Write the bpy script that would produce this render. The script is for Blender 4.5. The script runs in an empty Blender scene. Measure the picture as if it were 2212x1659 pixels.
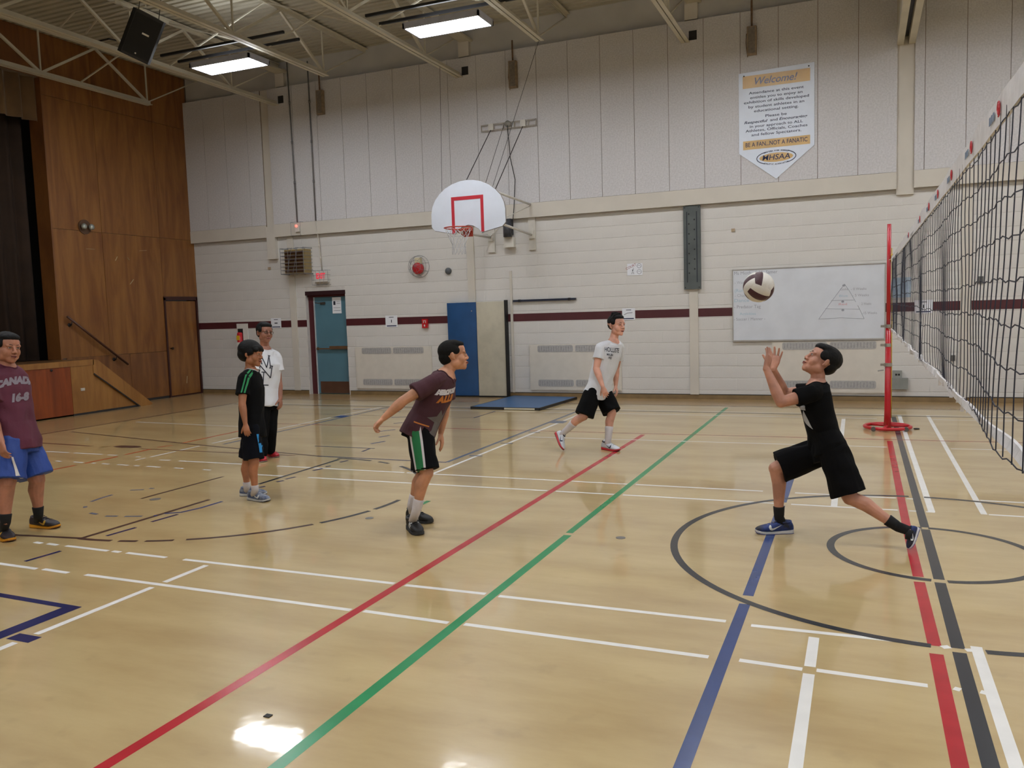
import bpy, bmesh, math, random
from mathutils import Vector, Matrix, noise
from mathutils.bvhtree import BVHTree
random.seed(7)
sc = bpy.context.scene
C = sc.collection
PI = math.pi
# ---------------------------------------------------------------- camera
FPX = 1795.48
RX = Vector((0.92181, 0.38643, -0.03071)); RD = Vector((0.00569, -0.09269, -0.99568)); RF = Vector((-0.3876, 0.91765, -0.08765))
EYE = Vector((0, 0, 1.66))
cam_d = bpy.data.cameras.new('camera'); cam = bpy.data.objects.new('camera', cam_d); C.objects.link(cam)
cam_d.sensor_width = 36.0; cam_d.lens = 36.0*FPX/2212.0; cam_d.clip_start = 0.05; cam_d.clip_end = 200
mw = Matrix((( RX.x, -RD.x, -RF.x, EYE.x), (RX.y, -RD.y, -RF.y, EYE.y), (RX.z, -RD.z, -RF.z, EYE.z), (0, 0, 0, 1)))
cam.matrix_world = mw
sc.camera = cam
# ---------------------------------------------------------------- world, exposure
w = bpy.data.worlds.new('world'); sc.world = w; w.use_nodes = True
w.node_tree.nodes['Background'].inputs[0].default_value = (0.5, 0.55, 0.6, 1); w.node_tree.nodes['Background'].inputs[1].default_value = 0.02
sc.view_settings.view_transform = 'Standard'; sc.view_settings.look = 'None'; sc.view_settings.exposure = 0.0; sc.view_settings.gamma = 1.0
sc.view_settings.use_curve_mapping = False
sc.cycles.use_denoising = True
sc.cycles.max_bounces = 8; sc.cycles.diffuse_bounces = 5; sc.cycles.glossy_bounces = 3
LAMP_STRENGTH = 49.0     # emission of every ceiling lamp panel

def pt(px, py, dep):
    """a point seen along photo direction px,py at a given distance in front of the lens"""
    return EYE + (RX*((px-1106.0)/FPX) + RD*((py-829.5)/FPX) + RF)*dep
def on_z(px, py, z):
    d = RX*((px-1106.0)/FPX) + RD*((py-829.5)/FPX) + RF
    return EYE + d*((z-EYE.z)/d.z)
# ---------------------------------------------------------------- materials
def lin(c):
    r = []
    for v in c[:3]:
        v = v/255.0
        r.append(v/12.92 if v <= 0.04045 else ((v+0.055)/1.055)**2.4)
    return (r[0], r[1], r[2], 1)
MATS = {}
def M(name, rgb, rough=0.6, metal=0.0, vary=0.12, scale=6.0, bump=0.0, bscale=60.0, emit=None, stretch=None, rgb2=None, spec=0.5, coat=0.0, sheen=0.0, alpha=None):
    if name in MATS: return MATS[name]
    m = bpy.data.materials.new(name); m.use_nodes = True
    nt = m.node_tree; N = nt.nodes; L = nt.links
    b = N['Principled BSDF']
    b.inputs['Roughness'].default_value = rough; b.inputs['Metallic'].default_value = metal
    b.inputs['Specular IOR Level'].default_value = spec
    if coat: b.inputs['Coat Weight'].default_value = coat; b.inputs['Coat Roughness'].default_value = 0.08
    if sheen: b.inputs['Sheen Weight'].default_value = sheen
    if alpha is not None: b.inputs['Alpha'].default_value = alpha
    tc = N.new('ShaderNodeTexCoord'); mp = N.new('ShaderNodeMapping'); L.new(tc.outputs['Object'], mp.inputs[0])
    if stretch: mp.inputs['Scale'].default_value = stretch
    nz = N.new('ShaderNodeTexNoise'); nz.inputs['Scale'].default_value = scale; nz.inputs['Detail'].default_value = 5
    L.new(mp.outputs[0], nz.inputs[0])
    mx = N.new('ShaderNodeMix'); mx.data_type = 'RGBA'
    c1 = lin(rgb); c2 = lin(rgb2) if rgb2 else tuple(v*(1-vary) for v in c1[:3])+(1,)
    mx.inputs[6].default_value = c1; mx.inputs[7].default_value = c2
    cr = N.new('ShaderNodeMapRange'); cr.inputs[1].default_value = 0.38; cr.inputs[2].default_value = 0.62
    L.new(nz.outputs[0], cr.inputs[0]); L.new(cr.outputs[0], mx.inputs[0]); L.new(mx.outputs[2], b.inputs['Base Color'])
    if bump:
        n2 = N.new('ShaderNodeTexNoise'); n2.inputs['Scale'].default_value = bscale; n2.inputs['Detail'].default_value = 3
        L.new(mp.outputs[0], n2.inputs[0])
        bp = N.new('ShaderNodeBump'); bp.inputs['Strength'].default_value = bump; bp.inputs['Distance'].default_value = 0.01
        L.new(n2.outputs[0], bp.inputs['Height']); L.new(bp.outputs[0], b.inputs['Normal'])
    if emit:
        b.inputs['Emission Color'].default_value = emit[0]; b.inputs['Emission Strength'].default_value = emit[1]
    MATS[name] = m
    return m
BLOCK = M('painted_block', (206, 203, 199), 0.62, vary=0.07, scale=1.2, bump=0.25, bscale=90)
MORTAR = M('painted_mortar', (204, 200, 196), 0.8)
STIPPLE = M('stippled_panel', (202, 200, 202), 0.9, vary=0.12, scale=38, bump=0.6, bscale=45)
GROOVE = M('groove_brown', (120, 105, 92), 0.9)  # brown backing that shows in the joints between panels
SMOOTH = M('smooth_beam', (200, 194, 184), 0.7, vary=0.05, scale=2)
MAROON = M('maroon_paint', (76, 28, 34), 0.45, vary=0.1, scale=4)
TANBASE = M('tan_base', (132, 108, 72), 0.5, vary=0.2, scale=5)
GREYBAND = M('grey_soffit', (190, 188, 184), 0.8, vary=0.1, scale=2)
DECK = M('roof_deck', (176, 170, 152), 0.6, vary=0.12, scale=1.5)
STEEL = M('white_steel', (196, 190, 172), 0.5, vary=0.08, scale=3)
BLACK = M('black_paint', (22, 22, 24), 0.5)
DARK = M('dark_recess', (40, 38, 38), 0.8)
METAL = M('grey_metal', (150, 150, 150), 0.35, metal=0.8)
GALV = M('conduit_metal', (120, 120, 122), 0.45, metal=0.4)
WHITE = M('white_enamel', (214, 212, 206), 0.4, vary=0.05)
PAPER = M('paper', (222, 224, 230), 0.8, vary=0.03)
INK = M('ink', (30, 32, 48), 0.7)
NAVYINK = M('navy_ink', (34, 44, 84), 0.6)
REDP = M('red_paint', (190, 30, 38), 0.35, vary=0.1)
SKINNY = M('rust', (110, 84, 62), 0.8, vary=0.3, scale=20)
# wood with vertical figure
def wood(name, a, b_, rough=0.4, axis_stretch=(1, 3.0, 0.35), scale=1.7, coat=0.25):
    m = bpy.data.materials.new(name); m.use_nodes = True; nt = m.node_tree; N = nt.nodes; L = nt.links
    b = N['Principled BSDF']; b.inputs['Roughness'].default_value = rough; b.inputs['Coat Weight'].default_value = coat; b.inputs['Coat Roughness'].default_value = 0.25
    tc = N.new('ShaderNodeTexCoord'); mp = N.new('ShaderNodeMapping'); mp.inputs['Scale'].default_value = axis_stretch; L.new(tc.outputs['Object'], mp.inputs[0])
    oi = N.new('ShaderNodeObjectInfo'); va = N.new('ShaderNodeVectorMath'); va.operation = 'ADD'
    ml = N.new('ShaderNodeMath'); ml.operation = 'MULTIPLY'; ml.inputs[1].default_value = 37.0; L.new(oi.outputs['Random'], ml.inputs[0])
    L.new(mp.outputs[0], va.inputs[0]); L.new(ml.outputs[0], va.inputs[1])
    nz = N.new('ShaderNodeTexNoise'); nz.inputs['Scale'].default_value = scale; nz.inputs['Detail'].default_value = 8; nz.inputs['Distortion'].default_value = 1.2; L.new(va.outputs[0], nz.inputs[0])
    n2 = N.new('ShaderNodeTexNoise'); n2.inputs['Scale'].default_value = scale*14; n2.inputs['Detail'].default_value = 4; L.new(va.outputs[0], n2.inputs[0])
    r = N.new('ShaderNodeValToRGB'); r.color_ramp.elements[0].position = 0.30; r.color_ramp.elements[1].position = 0.66
    r.color_ramp.elements[0].color = lin(b_); r.color_ramp.elements[1].color = lin(a)
    L.new(nz.outputs[0], r.inputs[0])
    mx = N.new('ShaderNodeMix'); mx.data_type = 'RGBA'; mx.blend_type = 'MULTIPLY'; mx.inputs[0].default_value = 0.3
    L.new(r.outputs[0], mx.inputs[6]); L.new(n2.outputs[0], mx.inputs[7]); L.new(mx.outputs[2], b.inputs['Base Color'])
    g = N.new('ShaderNodeGamma'); g.inputs[1].default_value = 0.6; L.new(n2.outputs[0], g.inputs[0]); L.new(g.outputs[0], mx.inputs[7])
    MATS[name] = m
    return m
PLY = wood('honey_plywood', (146, 98, 46), (116, 68, 30))
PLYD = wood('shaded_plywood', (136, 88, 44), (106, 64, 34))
PLYO = wood('orange_plywood', (146, 70, 28), (112, 48, 20))
PLYL = wood('pale_plywood', (162, 114, 58), (136, 90, 44))
STAGEF = wood('stage_boards', (120, 84, 48), (80, 54, 32), axis_stretch=(3.5, .3, 1))
CURT = M('gold_curtain', (104, 78, 46), 0.85, vary=0.3, scale=3, sheen=0.3)
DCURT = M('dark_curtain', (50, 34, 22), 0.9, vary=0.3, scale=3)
# ---------------------------------------------------------------- mesh helpers
class MB:
    def __init__(s): s.v = []; s.f = []; s.m = []; s.sm = []; s.cur = 0; s.smooth = False
    def add(s, vs, fs):
        o = len(s.v); s.v += [tuple(v) for v in vs]
        for f in fs: s.f.append(tuple(o+i for i in f)); s.m.append(s.cur); s.sm.append(s.smooth)
        return s
    def box(s, x0, x1, y0, y1, z0, z1):
        return s.add([(x, y, z) for x in (x0, x1) for y in (y0, y1) for z in (z0, z1)],
            [(0, 1, 3, 2), (4, 6, 7, 5), (0, 4, 5, 1), (2, 3, 7, 6), (0, 2, 6, 4), (1, 5, 7, 3)])
    def bar(s, a, b, wd, ht, up=(0, 0, 1)):
        a = Vector(a); b = Vector(b); d = (b-a).normalized(); u = Vector(up)
        if abs(d.dot(u)) > 0.98: u = Vector((1, 0, 0))
        x = d.cross(u).normalized(); y = x.cross(d).normalized(); vs = []
        for p in (a, b):
            for i, j in ((-1, -1), (1, -1), (1, 1), (-1, 1)): vs.append(p+x*(i*wd/2)+y*(j*ht/2))
        return s.add(vs, [(0, 3, 2, 1), (4, 5, 6, 7), (0, 1, 5, 4), (1, 2, 6, 5), (2, 3, 7, 6), (3, 0, 4, 7)])
    def tube(s, pts, r, n=8, closed=False):
        pts = [Vector(p) for p in pts]; k = len(pts); vs = []; fs = []
        rr = r if hasattr(r, '__len__') else [r]*k
        prev = None
        for i, p in enumerate(pts):
            if closed: d = (pts[(i+1) % k]-pts[i-1]).normalized()
            else: d = (pts[min(i+1, k-1)]-pts[max(i-1, 0)]).normalized()
            if prev is None:
                u = Vector((0, 0, 1)) if abs(d.z) < 0.9 else Vector((1, 0, 0))
                x = d.cross(u).normalized()
            else:
                x = (prev-d*prev.dot(d)).normalized()
            prev = x; y = d.cross(x)
            for j in range(n):
                a = 2*PI*j/n; vs.append(p+(x*math.cos(a)+y*math.sin(a))*rr[i])
        for i in range(k if closed else k-1):
            for j in range(n):
                a = i*n+j; b = i*n+(j+1) % n; c = ((i+1) % k)*n+(j+1) % n; d_ = ((i+1) % k)*n+j
                fs.append((a, b, c, d_))
        if not closed: fs.append(tuple(range(n-1, -1, -1))); fs.append(tuple((k-1)*n+j for j in range(n)))
        return s.add(vs, fs)
    def prism(s, poly, origin, U, V, N, depth):
        """flat outline (u,v) extruded from origin plane along N by depth"""
        o = Vector(origin); U = Vector(U); V = Vector(V); N = Vector(N); k = len(poly)
        a = [o+U*p[0]+V*p[1] for p in poly]; b = [p+N*depth for p in a]
        return s.add(a+b, [tuple(range(k-1, -1, -1)), tuple(range(k, 2*k))]+[(i, (i+1) % k, k+(i+1) % k, k+i) for i in range(k)])
    def ell(s, c, r, U=(1, 0, 0), V=(0, 1, 0), W=(0, 0, 1), nu=12, nv=8):
        c = Vector(c); U = Vector(U)*r[0]; V = Vector(V)*r[1]; W = Vector(W)*r[2]; vs = [c-W]
        for i in range(1, nv):
            t = -PI/2+PI*i/nv
            for j in range(nu):
                p = 2*PI*j/nu; vs.append(c+(U*math.cos(p)+V*math.sin(p))*math.cos(t)+W*math.sin(t))
        vs.append(c+W); n = len(vs)-1; fs = []
        for j in range(nu): fs.append((0, 1+(j+1) % nu, 1+j)); fs.append((n, n-nu+j, n-nu+(j+1) % nu))
        for i in range(nv-2):
            for j in range(nu): fs.append((1+i*nu+j, 1+i*nu+(j+1) % nu, 1+(i+1)*nu+(j+1) % nu, 1+(i+1)*nu+j))
        return s.add(vs, fs)
    def cyl(s, a, b, r, n=16): return s.tube([a, b], r, n)
    def mesh(s, name, mats):
        me = bpy.data.meshes.new(name); me.from_pydata(s.v, [], s.f)
        for m in (mats if isinstance(mats, (list, tuple)) else [mats]): me.materials.append(m)
        me.polygons.foreach_set('material_index', s.m)
        me.polygons.foreach_set('use_smooth', s.sm)
        me.update(); return me
    def build(s, name, mats, parent=None, loc=None, smooth=False):
        me = s.mesh(name, mats)
        if smooth: me.polygons.foreach_set('use_smooth', [True]*len(me.polygons))
        o = bpy.data.objects.new(name, me); C.objects.link(o)
        if parent: o.parent = parent
        if loc: o.location = loc
        return o
def inst(name, me, parent, loc=(0, 0, 0), rot=None):
    o = bpy.data.objects.new(name, me); C.objects.link(o); o.parent = parent; o.location = loc
    if rot: o.rotation_euler = rot
    return o
def struct(o): o['kind'] = 'structure'; return o
def tag(o, label, cat, group=None, kind=None):
    o['label'] = label; o['category'] = cat
    if group: o['group'] = group
    if kind: o['kind'] = kind
    return o
def thing(name, loc, label, cat, group=None, rz=0):
    o = bpy.data.objects.new(name, None); C.objects.link(o); o.location = loc; o.rotation_euler = (0, 0, rz)
    o.empty_display_size = 0.1
    return tag(o, label, cat, group)
def local(o):
    """matrix that carries world points into the space of a thing"""
    return (Matrix.Translation(o.location) @ o.rotation_euler.to_matrix().to_4x4()).inverted()
def wbuild(mb, name, mats, parent, smooth=False):
    """build a mesh given in world coordinates as a child of parent (an unrotated empty)"""
    L = Vector(parent.location)
    mb.v = [tuple(Vector(v)-L) for v in mb.v]
    return mb.build(name, mats, parent, smooth=smooth)
def text_mesh(body, size, mat, shear=0.0, offset=0.0, xs=1.0, extrude=0.0, align='CENTER', res=3, spacing=1.0):
    cu = bpy.data.curves.new('lettering', 'FONT'); cu.body = body; cu.size = size; cu.shear = shear; cu.offset = offset; cu.extrude = extrude
    cu.align_x = align; cu.align_y = 'CENTER'; cu.resolution_u = res; cu.space_character = spacing; cu.fill_mode = 'FRONT' if not extrude else 'BOTH'
    o = bpy.data.objects.new('tmp', cu); C.objects.link(o)
    dg = bpy.context.evaluated_depsgraph_get(); me = bpy.data.meshes.new_from_object(o.evaluated_get(dg))
    bpy.data.objects.remove(o)
    for v in me.vertices: v.co.x *= xs
    me.materials.clear(); me.materials.append(mat)
    me.polygons.foreach_set('material_index', [0]*len(me.polygons))
    return me
def wall_text(body, size, mat, parent, x, z, y, name='lettering', **k):
    """text on a wall that faces -Y, centred at x,z"""
    me = text_mesh(body, size, mat, **k)
    o = bpy.data.objects.new(name, me); C.objects.link(o)
    if parent: o.parent = parent; L = Vector(parent.location)
    else: L = Vector((0, 0, 0))
    o.location = Vector((x, y, z))-L; o.rotation_euler = (PI/2, 0, 0)
    return o
YB = 14.78; XS = -13.95; XA = -13.2; XR = 14.8; YF = -2.9; ZC = 7.02
# ================================================================ STRUCTURE
# floor
fm = bpy.data.materials.new('gym_floor'); fm.use_nodes = True
nt = fm.node_tree; N = nt.nodes; L = nt.links; b = N['Principled BSDF']
b.inputs['Roughness'].default_value = 0.32; b.inputs['Specular IOR Level'].default_value = 0.4; b.inputs['Coat Weight'].default_value = 0.8; b.inputs['Coat Roughness'].default_value = 0.06; b.inputs['Coat IOR'].default_value = 1.5
tc = N.new('ShaderNodeTexCoord'); mp = N.new('ShaderNodeMapping'); mp.inputs['Scale'].default_value = (0.45, 1.6, 1); L.new(tc.outputs['Object'], mp.inputs[0])
nz = N.new('ShaderNodeTexNoise'); nz.inputs['Scale'].default_value = 1.6; nz.inputs['Detail'].default_value = 9; nz.inputs['Roughness'].default_value = 0.62; L.new(mp.outputs[0], nz.inputs[0])
cr = N.new('ShaderNodeValToRGB'); e = cr.color_ramp.elements
e[0].position = 0.3; e[0].color = lin((172, 146, 100)); e[1].position = 0.72; e[1].color = lin((198, 176, 128))
L.new(nz.outputs[0], cr.inputs[0])
n3 = N.new('ShaderNodeTexNoise'); n3.inputs['Scale'].default_value = 5; n3.inputs['Detail'].default_value = 6; L.new(tc.outputs['Object'], n3.inputs[0])
mr = N.new('ShaderNodeMapRange'); mr.inputs[1].default_value = 0.62; mr.inputs[2].default_value = 0.78; mr.inputs[3].default_value = 0; mr.inputs[4].default_value = 0.3; L.new(n3.outputs[0], mr.inputs[0])
mx = N.new('ShaderNodeMix'); mx.data_type = 'RGBA'; mx.inputs[7].default_value = lin((140, 118, 84)); L.new(mr.outputs[0], mx.inputs[0]); L.new(cr.outputs[0], mx.inputs[6]); L.new(mx.outputs[2], b.inputs['Base Color'])
n2 = N.new('ShaderNodeTexNoise'); n2.inputs['Scale'].default_value = 7; n2.inputs['Detail'].default_value = 2; L.new(tc.outputs['Object'], n2.inputs[0])
bp = N.new('ShaderNodeBump'); bp.inputs['Strength'].default_value = 0.03; bp.inputs['Distance'].default_value = 0.02; L.new(n2.outputs[0], bp.inputs['Height']); L.new(bp.outputs[0], b.inputs['Coat Normal'])
MATS['gym_floor'] = fm
floor = struct(MB().box(XS-5.2, XR, YF, YB+0.3, -0.1, 0.0).build('floor', fm))
TP = dict(white=M('white_tape', (228, 226, 222), 0.25, vary=0.06), red=M('red_tape', (176, 34, 44), 0.25), green=M('green_tape', (34, 138, 84), 0.25), blue=M('blue_tape', (40, 62, 116), 0.25),
    black=M('black_tape', (44, 46, 52), 0.25), navy=M('navy_tape', (34, 38, 82), 0.25), brown=M('brown_line', (92, 50, 42), 0.3), grey=M('slate_tape', (92, 100, 118), 0.25), orange=M('orange_line', (180, 74, 36), 0.3),
    dkbr=M('dark_brown_line', (70, 48, 44), 0.3), gold=M('worn_line', (130, 100, 54), 0.3), border=M('border_stain', (160, 132, 92), 0.22, vary=0.15, scale=2))
FZ = [0.0004]
LW = {'white': 'white court line', 'red': 'red court line', 'green': 'green court line', 'blue': 'blue court line', 'black': 'black court line', 'navy': 'navy court line', 'brown': 'brown boundary line', 'grey': 'slate court line',
      'orange': 'orange court line', 'dkbr': 'dark worn court line', 'gold': 'worn brown court line'}
def seg(col, wd, *pts):
    """painted or taped floor line through points"""
    z = FZ[0]; FZ[0] += 0.000004
    mb = MB(); P = [Vector((p[0], p[1], 0)) for p in pts]; k = len(P); vs = []
    for i in range(k):
        d = (P[min(i+1, k-1)]-P[max(i-1, 0)]).normalized(); nrm = Vector((-d.y, d.x, 0))
        if 0 < i < k-1:
            d1 = (P[i]-P[i-1]).normalized(); c = max(0.4, abs(nrm.dot(Vector((-d1.y, d1.x, 0))))); nrm = nrm/c
        vs += [P[i]+nrm*wd/2+Vector((0, 0, z)), P[i]-nrm*wd/2+Vector((0, 0, z))]
    mb.add(vs, [(2*i, 2*i+1, 2*i+3, 2*i+2) for i in range(k-1)])
    o = mb.build('court_line', TP[col], floor); o['label'] = LW.get(col, 'court line'); return o
def arc(col, wd, cx, cy, r, a0, a1, n=None):
    n = n or max(3, int(abs(a1-a0)*r/0.12)+1)
    return seg(col, wd, *[(cx+r*math.cos(a0+(a1-a0)*i/n), cy+r*math.sin(a0+(a1-a0)*i/n)) for i in range(n+1)])
D2R = PI/180
o = MB().box(-11.45, 12.2, 13.0+0.82, YB, 0.0001, 0.0003).build('floor_border', TP['border'], floor)
o = MB().box(XS, -11.5, -1.0, YB, 0.0001, 0.0003).build('floor_border', TP['border'], floor)
# long lines towards the far wall
seg('red', .06, (-2.62, -2.5), (-2.62, 10.54))
seg('green', .06, (-2.0, -2.5), (-1.99, 5.68)); seg('green', .055, (-2.0, 5.74), (-2.0, 13.6))
seg('blue', .06, (-.59, -2.5), (-.59, 4.62)); seg('blue', .06, (-.59, 4.76), (-.6, 7.02)); seg('blue', .06, (-.6, 7.14), (-.63, 10.3))
seg('red', .06, (.33, -2.5), (.33, 4.22)); seg('red', .06, (.33, 4.32), (.32, 5.3)); seg('red', .06, (.32, 5.4), (.31, 6.56)); seg('red', .06, (.31, 6.62), (.31, 10.62))
seg('black', .06, (.43, -2.5), (.43, 4.27)); seg('black', .06, (.43, 4.32), (.43, 5.32)); seg('black', .06, (.43, 5.38), (.43, 6.55)); seg('black', .06, (.43, 6.61), (.42, 12.85))
seg('white', .05, (.50, 13.04), (.51, 7.11)); seg('white', .045, (.87, 13.06), (.87, 7.13)); seg('white', .05, (.51, 4.37), (.52, -2.2)); seg('white', .05, (-.21, 4.25), (-.21, 3.89)); seg('white', .05, (-.21, 3.81), (-.21, -2.0))
seg('white', .05, (-.23, 12.5), (-.2, 7.1)); seg('white', .045, (.87, 4.37), (.87, -2.2))
# doubles / singles long lines
for a, b_ in ((-5.8, -5.2), (-5.15, -4.9), (-4.75, -2.66), (-2.58, -2.04), (-1.95, -.66), (-.52, -.24), (-.18, .27), (.37, .395), (.47, .5)): seg('white', .037, (a, 3.86), (b_, 3.85))
for a, b_ in ((-5.86, -5.77), (-5.72, -5.6), (-5.52, -5.08), (-5.04, -4.96), (-4.9, -4.52), (-4.36, -2.66), (-2.58, -2.04), (-1.95, -.65), (-.52, .26), (.36, .395), (.46, .53)): seg('white', .037, (a, 4.34-0.03*min(1, (a+6)/6)), (b_, 4.33))
for a, b_ in ((-5.95, -5.6), (-5.3, -2.66), (-2.58, -2.03), (-1.95, -.66), (-.53, .27), (.35, .4), (.47, .53)): seg('white', .036, (a, 7.02+.015*(a+5.3)), (b_, 7.02+.015*(b_+5.3)))
for a, b_ in ((-7.8, -7.64), (-7.5, -6.3), (-6.07, -4.43), (-4.4, -2.66), (-2.58, -2.03), (-1.95, -.8), (-.53, .27), (.35, .4)): seg('white', .036, (a, 7.49+.008*(a+6)), (b_, 7.49+.008*(b_+6)))
seg('white', .036, (.9, 7.13), (3.6, 7.13)); seg('white', .036, (.9, 7.62), (3.6, 7.62))
seg('white', .036, (-4.06, 10.07), (.27, 10.17)); seg('white', .036, (.91, 10.2), (3.5, 10.3))
seg('red', .03, (-8.5, 10.55), (-3.2, 10.62)); seg('red', .03, (-3.2, 10.62), (4, 10.85))
seg('dkbr', .03, (-11.4, 13.8), (12, 13.8)); seg('white', .03, (-11.2, 13.06), (12, 13.06)); seg('black', .05, (-11.4, 12.9), (12, 12.98)); seg('white', .03, (-9.6, 12.57), (.2, 12.62)); seg('white', .03, (.9, 12.62), (5, 12.66))
# key under the side hoop
seg('grey', .05, (-4.26, 12.85), (-4.26, 8.15)); seg('navy', .04, (-4.26, 8.14), (-6.0, 8.15)); seg('white', .04, (-4.1, 12.4), (-4.1, 11.65)); seg('white', .04, (-4.1, 11.45), (-4.1, 7.52))
for y in (10.47, 9.51, 8.6): seg('grey', .04, (-4.2, y), (-4.03, y))
o = MB().box(-4.23, -4.02, 11.38, 11.62, .0006, .0009).build('court_line', TP['grey'], floor)
seg('grey', .05, (-7.86, 12.85), (-7.87, 8.64)); seg('white', .04, (-8.0, 12.85), (-8.06, 11.6)); seg('white', .04, (-8.07, 11.4), (-8.09, 8.67)); seg('white', .04, (-8.1, 8.45), (-8.1, 8.11)); seg('white', .04, (-8.09, 8.02), (-8.09, 7.61)); seg('white', .03, (-8.1, 7.54), (-8.1, 7.39))
o = MB().box(-8.05, -7.85, 11.4, 11.64, .0006, .0009).build('court_line', TP['blue'], floor)
seg('navy', .035, (-6.5, 8.79), (-5.6, 8.79)); seg('navy', .035, (-5.63, 8.55), (-5.66, 8.77)); seg('dkbr', .02, (-9.5, 11.72), (-5.62, 11.72)); seg('navy', .03, (-5.62, 11.72), (-5.63, 12.57))
for x, y, dx, dy in ((-6.3, 10.2, .08, .13), (-6.03, 9.72, .03, .09), (-5.82, 9.22, .04, .11), (-6.5, 11.0, .1, .08), (-6.9, 11.6, .12, .05), (-7.4, 12.2, .15, .04), (-8.2, 12.5, .16, .03)): seg('blue', .05, (x-dx, y-dy), (x+dx, y+dy))
# centre circles
for r, gaps in ((1.66, ((-93, -87), (86, 92))), (.62, ((-97, -83), (84, 97)))):
    cx, cy = .43, 5.97; a0 = -84
    for s_, e_ in ((-86, 88), (92, 266)):
        arc('black', .05, cx, cy, r, s_*D2R, e_*D2R, n=60 if r > 1 else 36)
# key at the stage end: free throw line, circle and lane
seg('dkbr', .045, (-5.59, 4.53), (-5.58, 5.9)); seg('black', .045, (-5.59, 6.6), (-5.6, 8.02)); seg('dkbr', .035, (-6.27, 5.75), (-6.25, 6.83))
seg('dkbr', .04, (-6.4, 4.42), (-5.59, 4.53))
fx, fy, fr = -5.6, 6.3, 1.78
for s_, e_ in ((-90, -80), (-78, -73), (-71, -64), (-61, -30), (-28, -12), (-10, 2), (37, 58), (66, 72), (76, 92)): arc('dkbr' if s_ < -40 else 'black', .045, fx, fy, fr, s_*D2R, e_*D2R)
for p in (((-6.65, 5.52), (-6.69, 5.68), (-6.7, 5.81)), ((-6.26, 5.18), (-6.15, 5.16)), ((-5.84, 5.17), (-5.69, 5.22)), ((-5.6, 5.26), (-5.58, 5.28)), ((-6.02, 5.13), (-5.91, 5.16)), ((-6.53, 5.36), (-6.49, 5.32)), ((-6.7, 6.02), (-6.58, 6.08)), ((-6.57, 6.14), (-6.52, 6.15)),
          ((-5.57, 5.35), (-5.46, 5.43), (-5.41, 5.61), (-5.4, 5.87))): seg('blue' if p[0][0] > -5.7 else 'grey', .035, *p)
for y0, y1 in ((4.64, 4.91), (5.09, 5.36), (3.95, 4.22)): seg('navy', .035, (-5.45, y0), (-5.43, y1))
for y0, y1 in ((6.47, 6.53), (6.74, 6.82), (6.88, 7.01), (7.35, 7.49), (7.58, 7.64), (7.86, 7.98)): seg('navy', .04, (-5.48, y0), (-5.45, y1))
seg('dkbr', .05, (-11.5, 0), (-11.56, 9.0), (-11.48, 12.98)); seg('dkbr', .035, (-11.3, 9.13), (-8.56, 8.59), (-6.0, 8.15)); seg('brown', .04, (-10.8, 8.16), (-9.69, 8.1)); seg('gold', .05, (-9.47, 8.09), (-9.37, 8.11)); seg('brown', .03, (-8.78, 8.08), (-6.3, 8.12))
MB().ell((-9.09, 8.18, .0006), (.24, .09, .0004)).build('floor_scuff', TP['dkbr'], floor)
for p in (((-8.54, 8.61), (-8.56, 10.5)), ((-8.62, 8.23), (-8.53, 8.41)), ((-8.57, 7.66), (-8.58, 8.08)), ((-8.56, 7.06), (-8.55, 7.53)), ((-8.59, 6.4), (-8.56, 6.93))): seg('orange', .045, *p)
for a, b_, y in ((-9.92, -9.5, 7.61), (-9.4, -8.9, 7.61), (-8.8, -8.64, 7.6), (-8.3, -8.22, 7.58)): seg('white', .035, (a, y), (b_, y))
for a, b_ in ((-9.1, -8.99), (-8.79, -8.62), (-8.49, -8.42), (-8.32, -8.2), (-8.07, -7.89), (-7.8, -7.72), (-7.61, -7.4), (-7.2, -7.05), (-6.78, -6.66)): seg('white', .035, (a, 7.1), (b_, 7.09))
seg('white', .03, (-11.2, 10.28), (-8.92, 10.15), (-8.5, 10.1))
# near left corner
seg('navy', .05, (-6.2, 3.42), (-4.28, 3.37), (-4.28, -1.0)); seg('white', .045, (-4.1, 4.27), (-4.1, 3.9)); seg('white', .045, (-4.1, 3.8), (-4.1, 3.0)); seg('white', .045, (-4.1, 2.88), (-4.1, -1.0)); MB().box(-4.2, -4.03, 2.9, 2.98, .0006, .0009).build('court_line', TP['navy'], floor)
seg('green', .045, (-3.54, 6.24), (-3.54, 6.4))
for x, y, r in ((-1.6, 5.72, .035), (-3.72, 5.71, .035), (-6.11, 5.77, .05), (-.6, 9.0, .03)):
    MB().cyl((x, y, 0), (x, y, .0025), r, 16).build('floor_plate', METAL, floor)
MB().box(-2.3, -2.27, 2.66, 2.685, 0, .004).build('floor_plug', BLACK, floor); MB().cyl((.65, 11.66, 0), (.65, 11.66, .012), .035, 14).build('floor_plug', BLACK, floor)

# ---- back wall: blocks in bays between pilasters
PITCH = 0.2125; Z0 = 0.16
PIL = [(-11.36, -11.21), (-7.10, -6.95), (-2.80, -2.65), (1.42, 1.57), (5.7, 5.85)]
def block_mesh(wd, ht):
    g = .0035; p = .0045; a, b_ = wd/2-.0003, ht/2-g; c = .004
    vs = [(-a, 0, -b_), (a, 0, -b_), (a, 0, b_), (-a, 0, b_), (-a+.0004, -p, -b_+c), (a-.0004, -p, -b_+c), (a-.0004, -p, b_-c), (-a+.0004, -p, b_-c)]
    return MB().add(vs, [(0, 1, 5, 4), (1, 2, 6, 5), (2, 3, 7, 6), (3, 0, 4, 7), (4, 5, 6, 7)]).mesh('block', BLOCK)
BMESH = {}
def bmesh_for(wd, ht):
    k = (round(wd, 2), round(ht, 3))
    if k not in BMESH: BMESH[k] = block_mesh(k[0], k[1])
    return BMESH[k]
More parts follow.
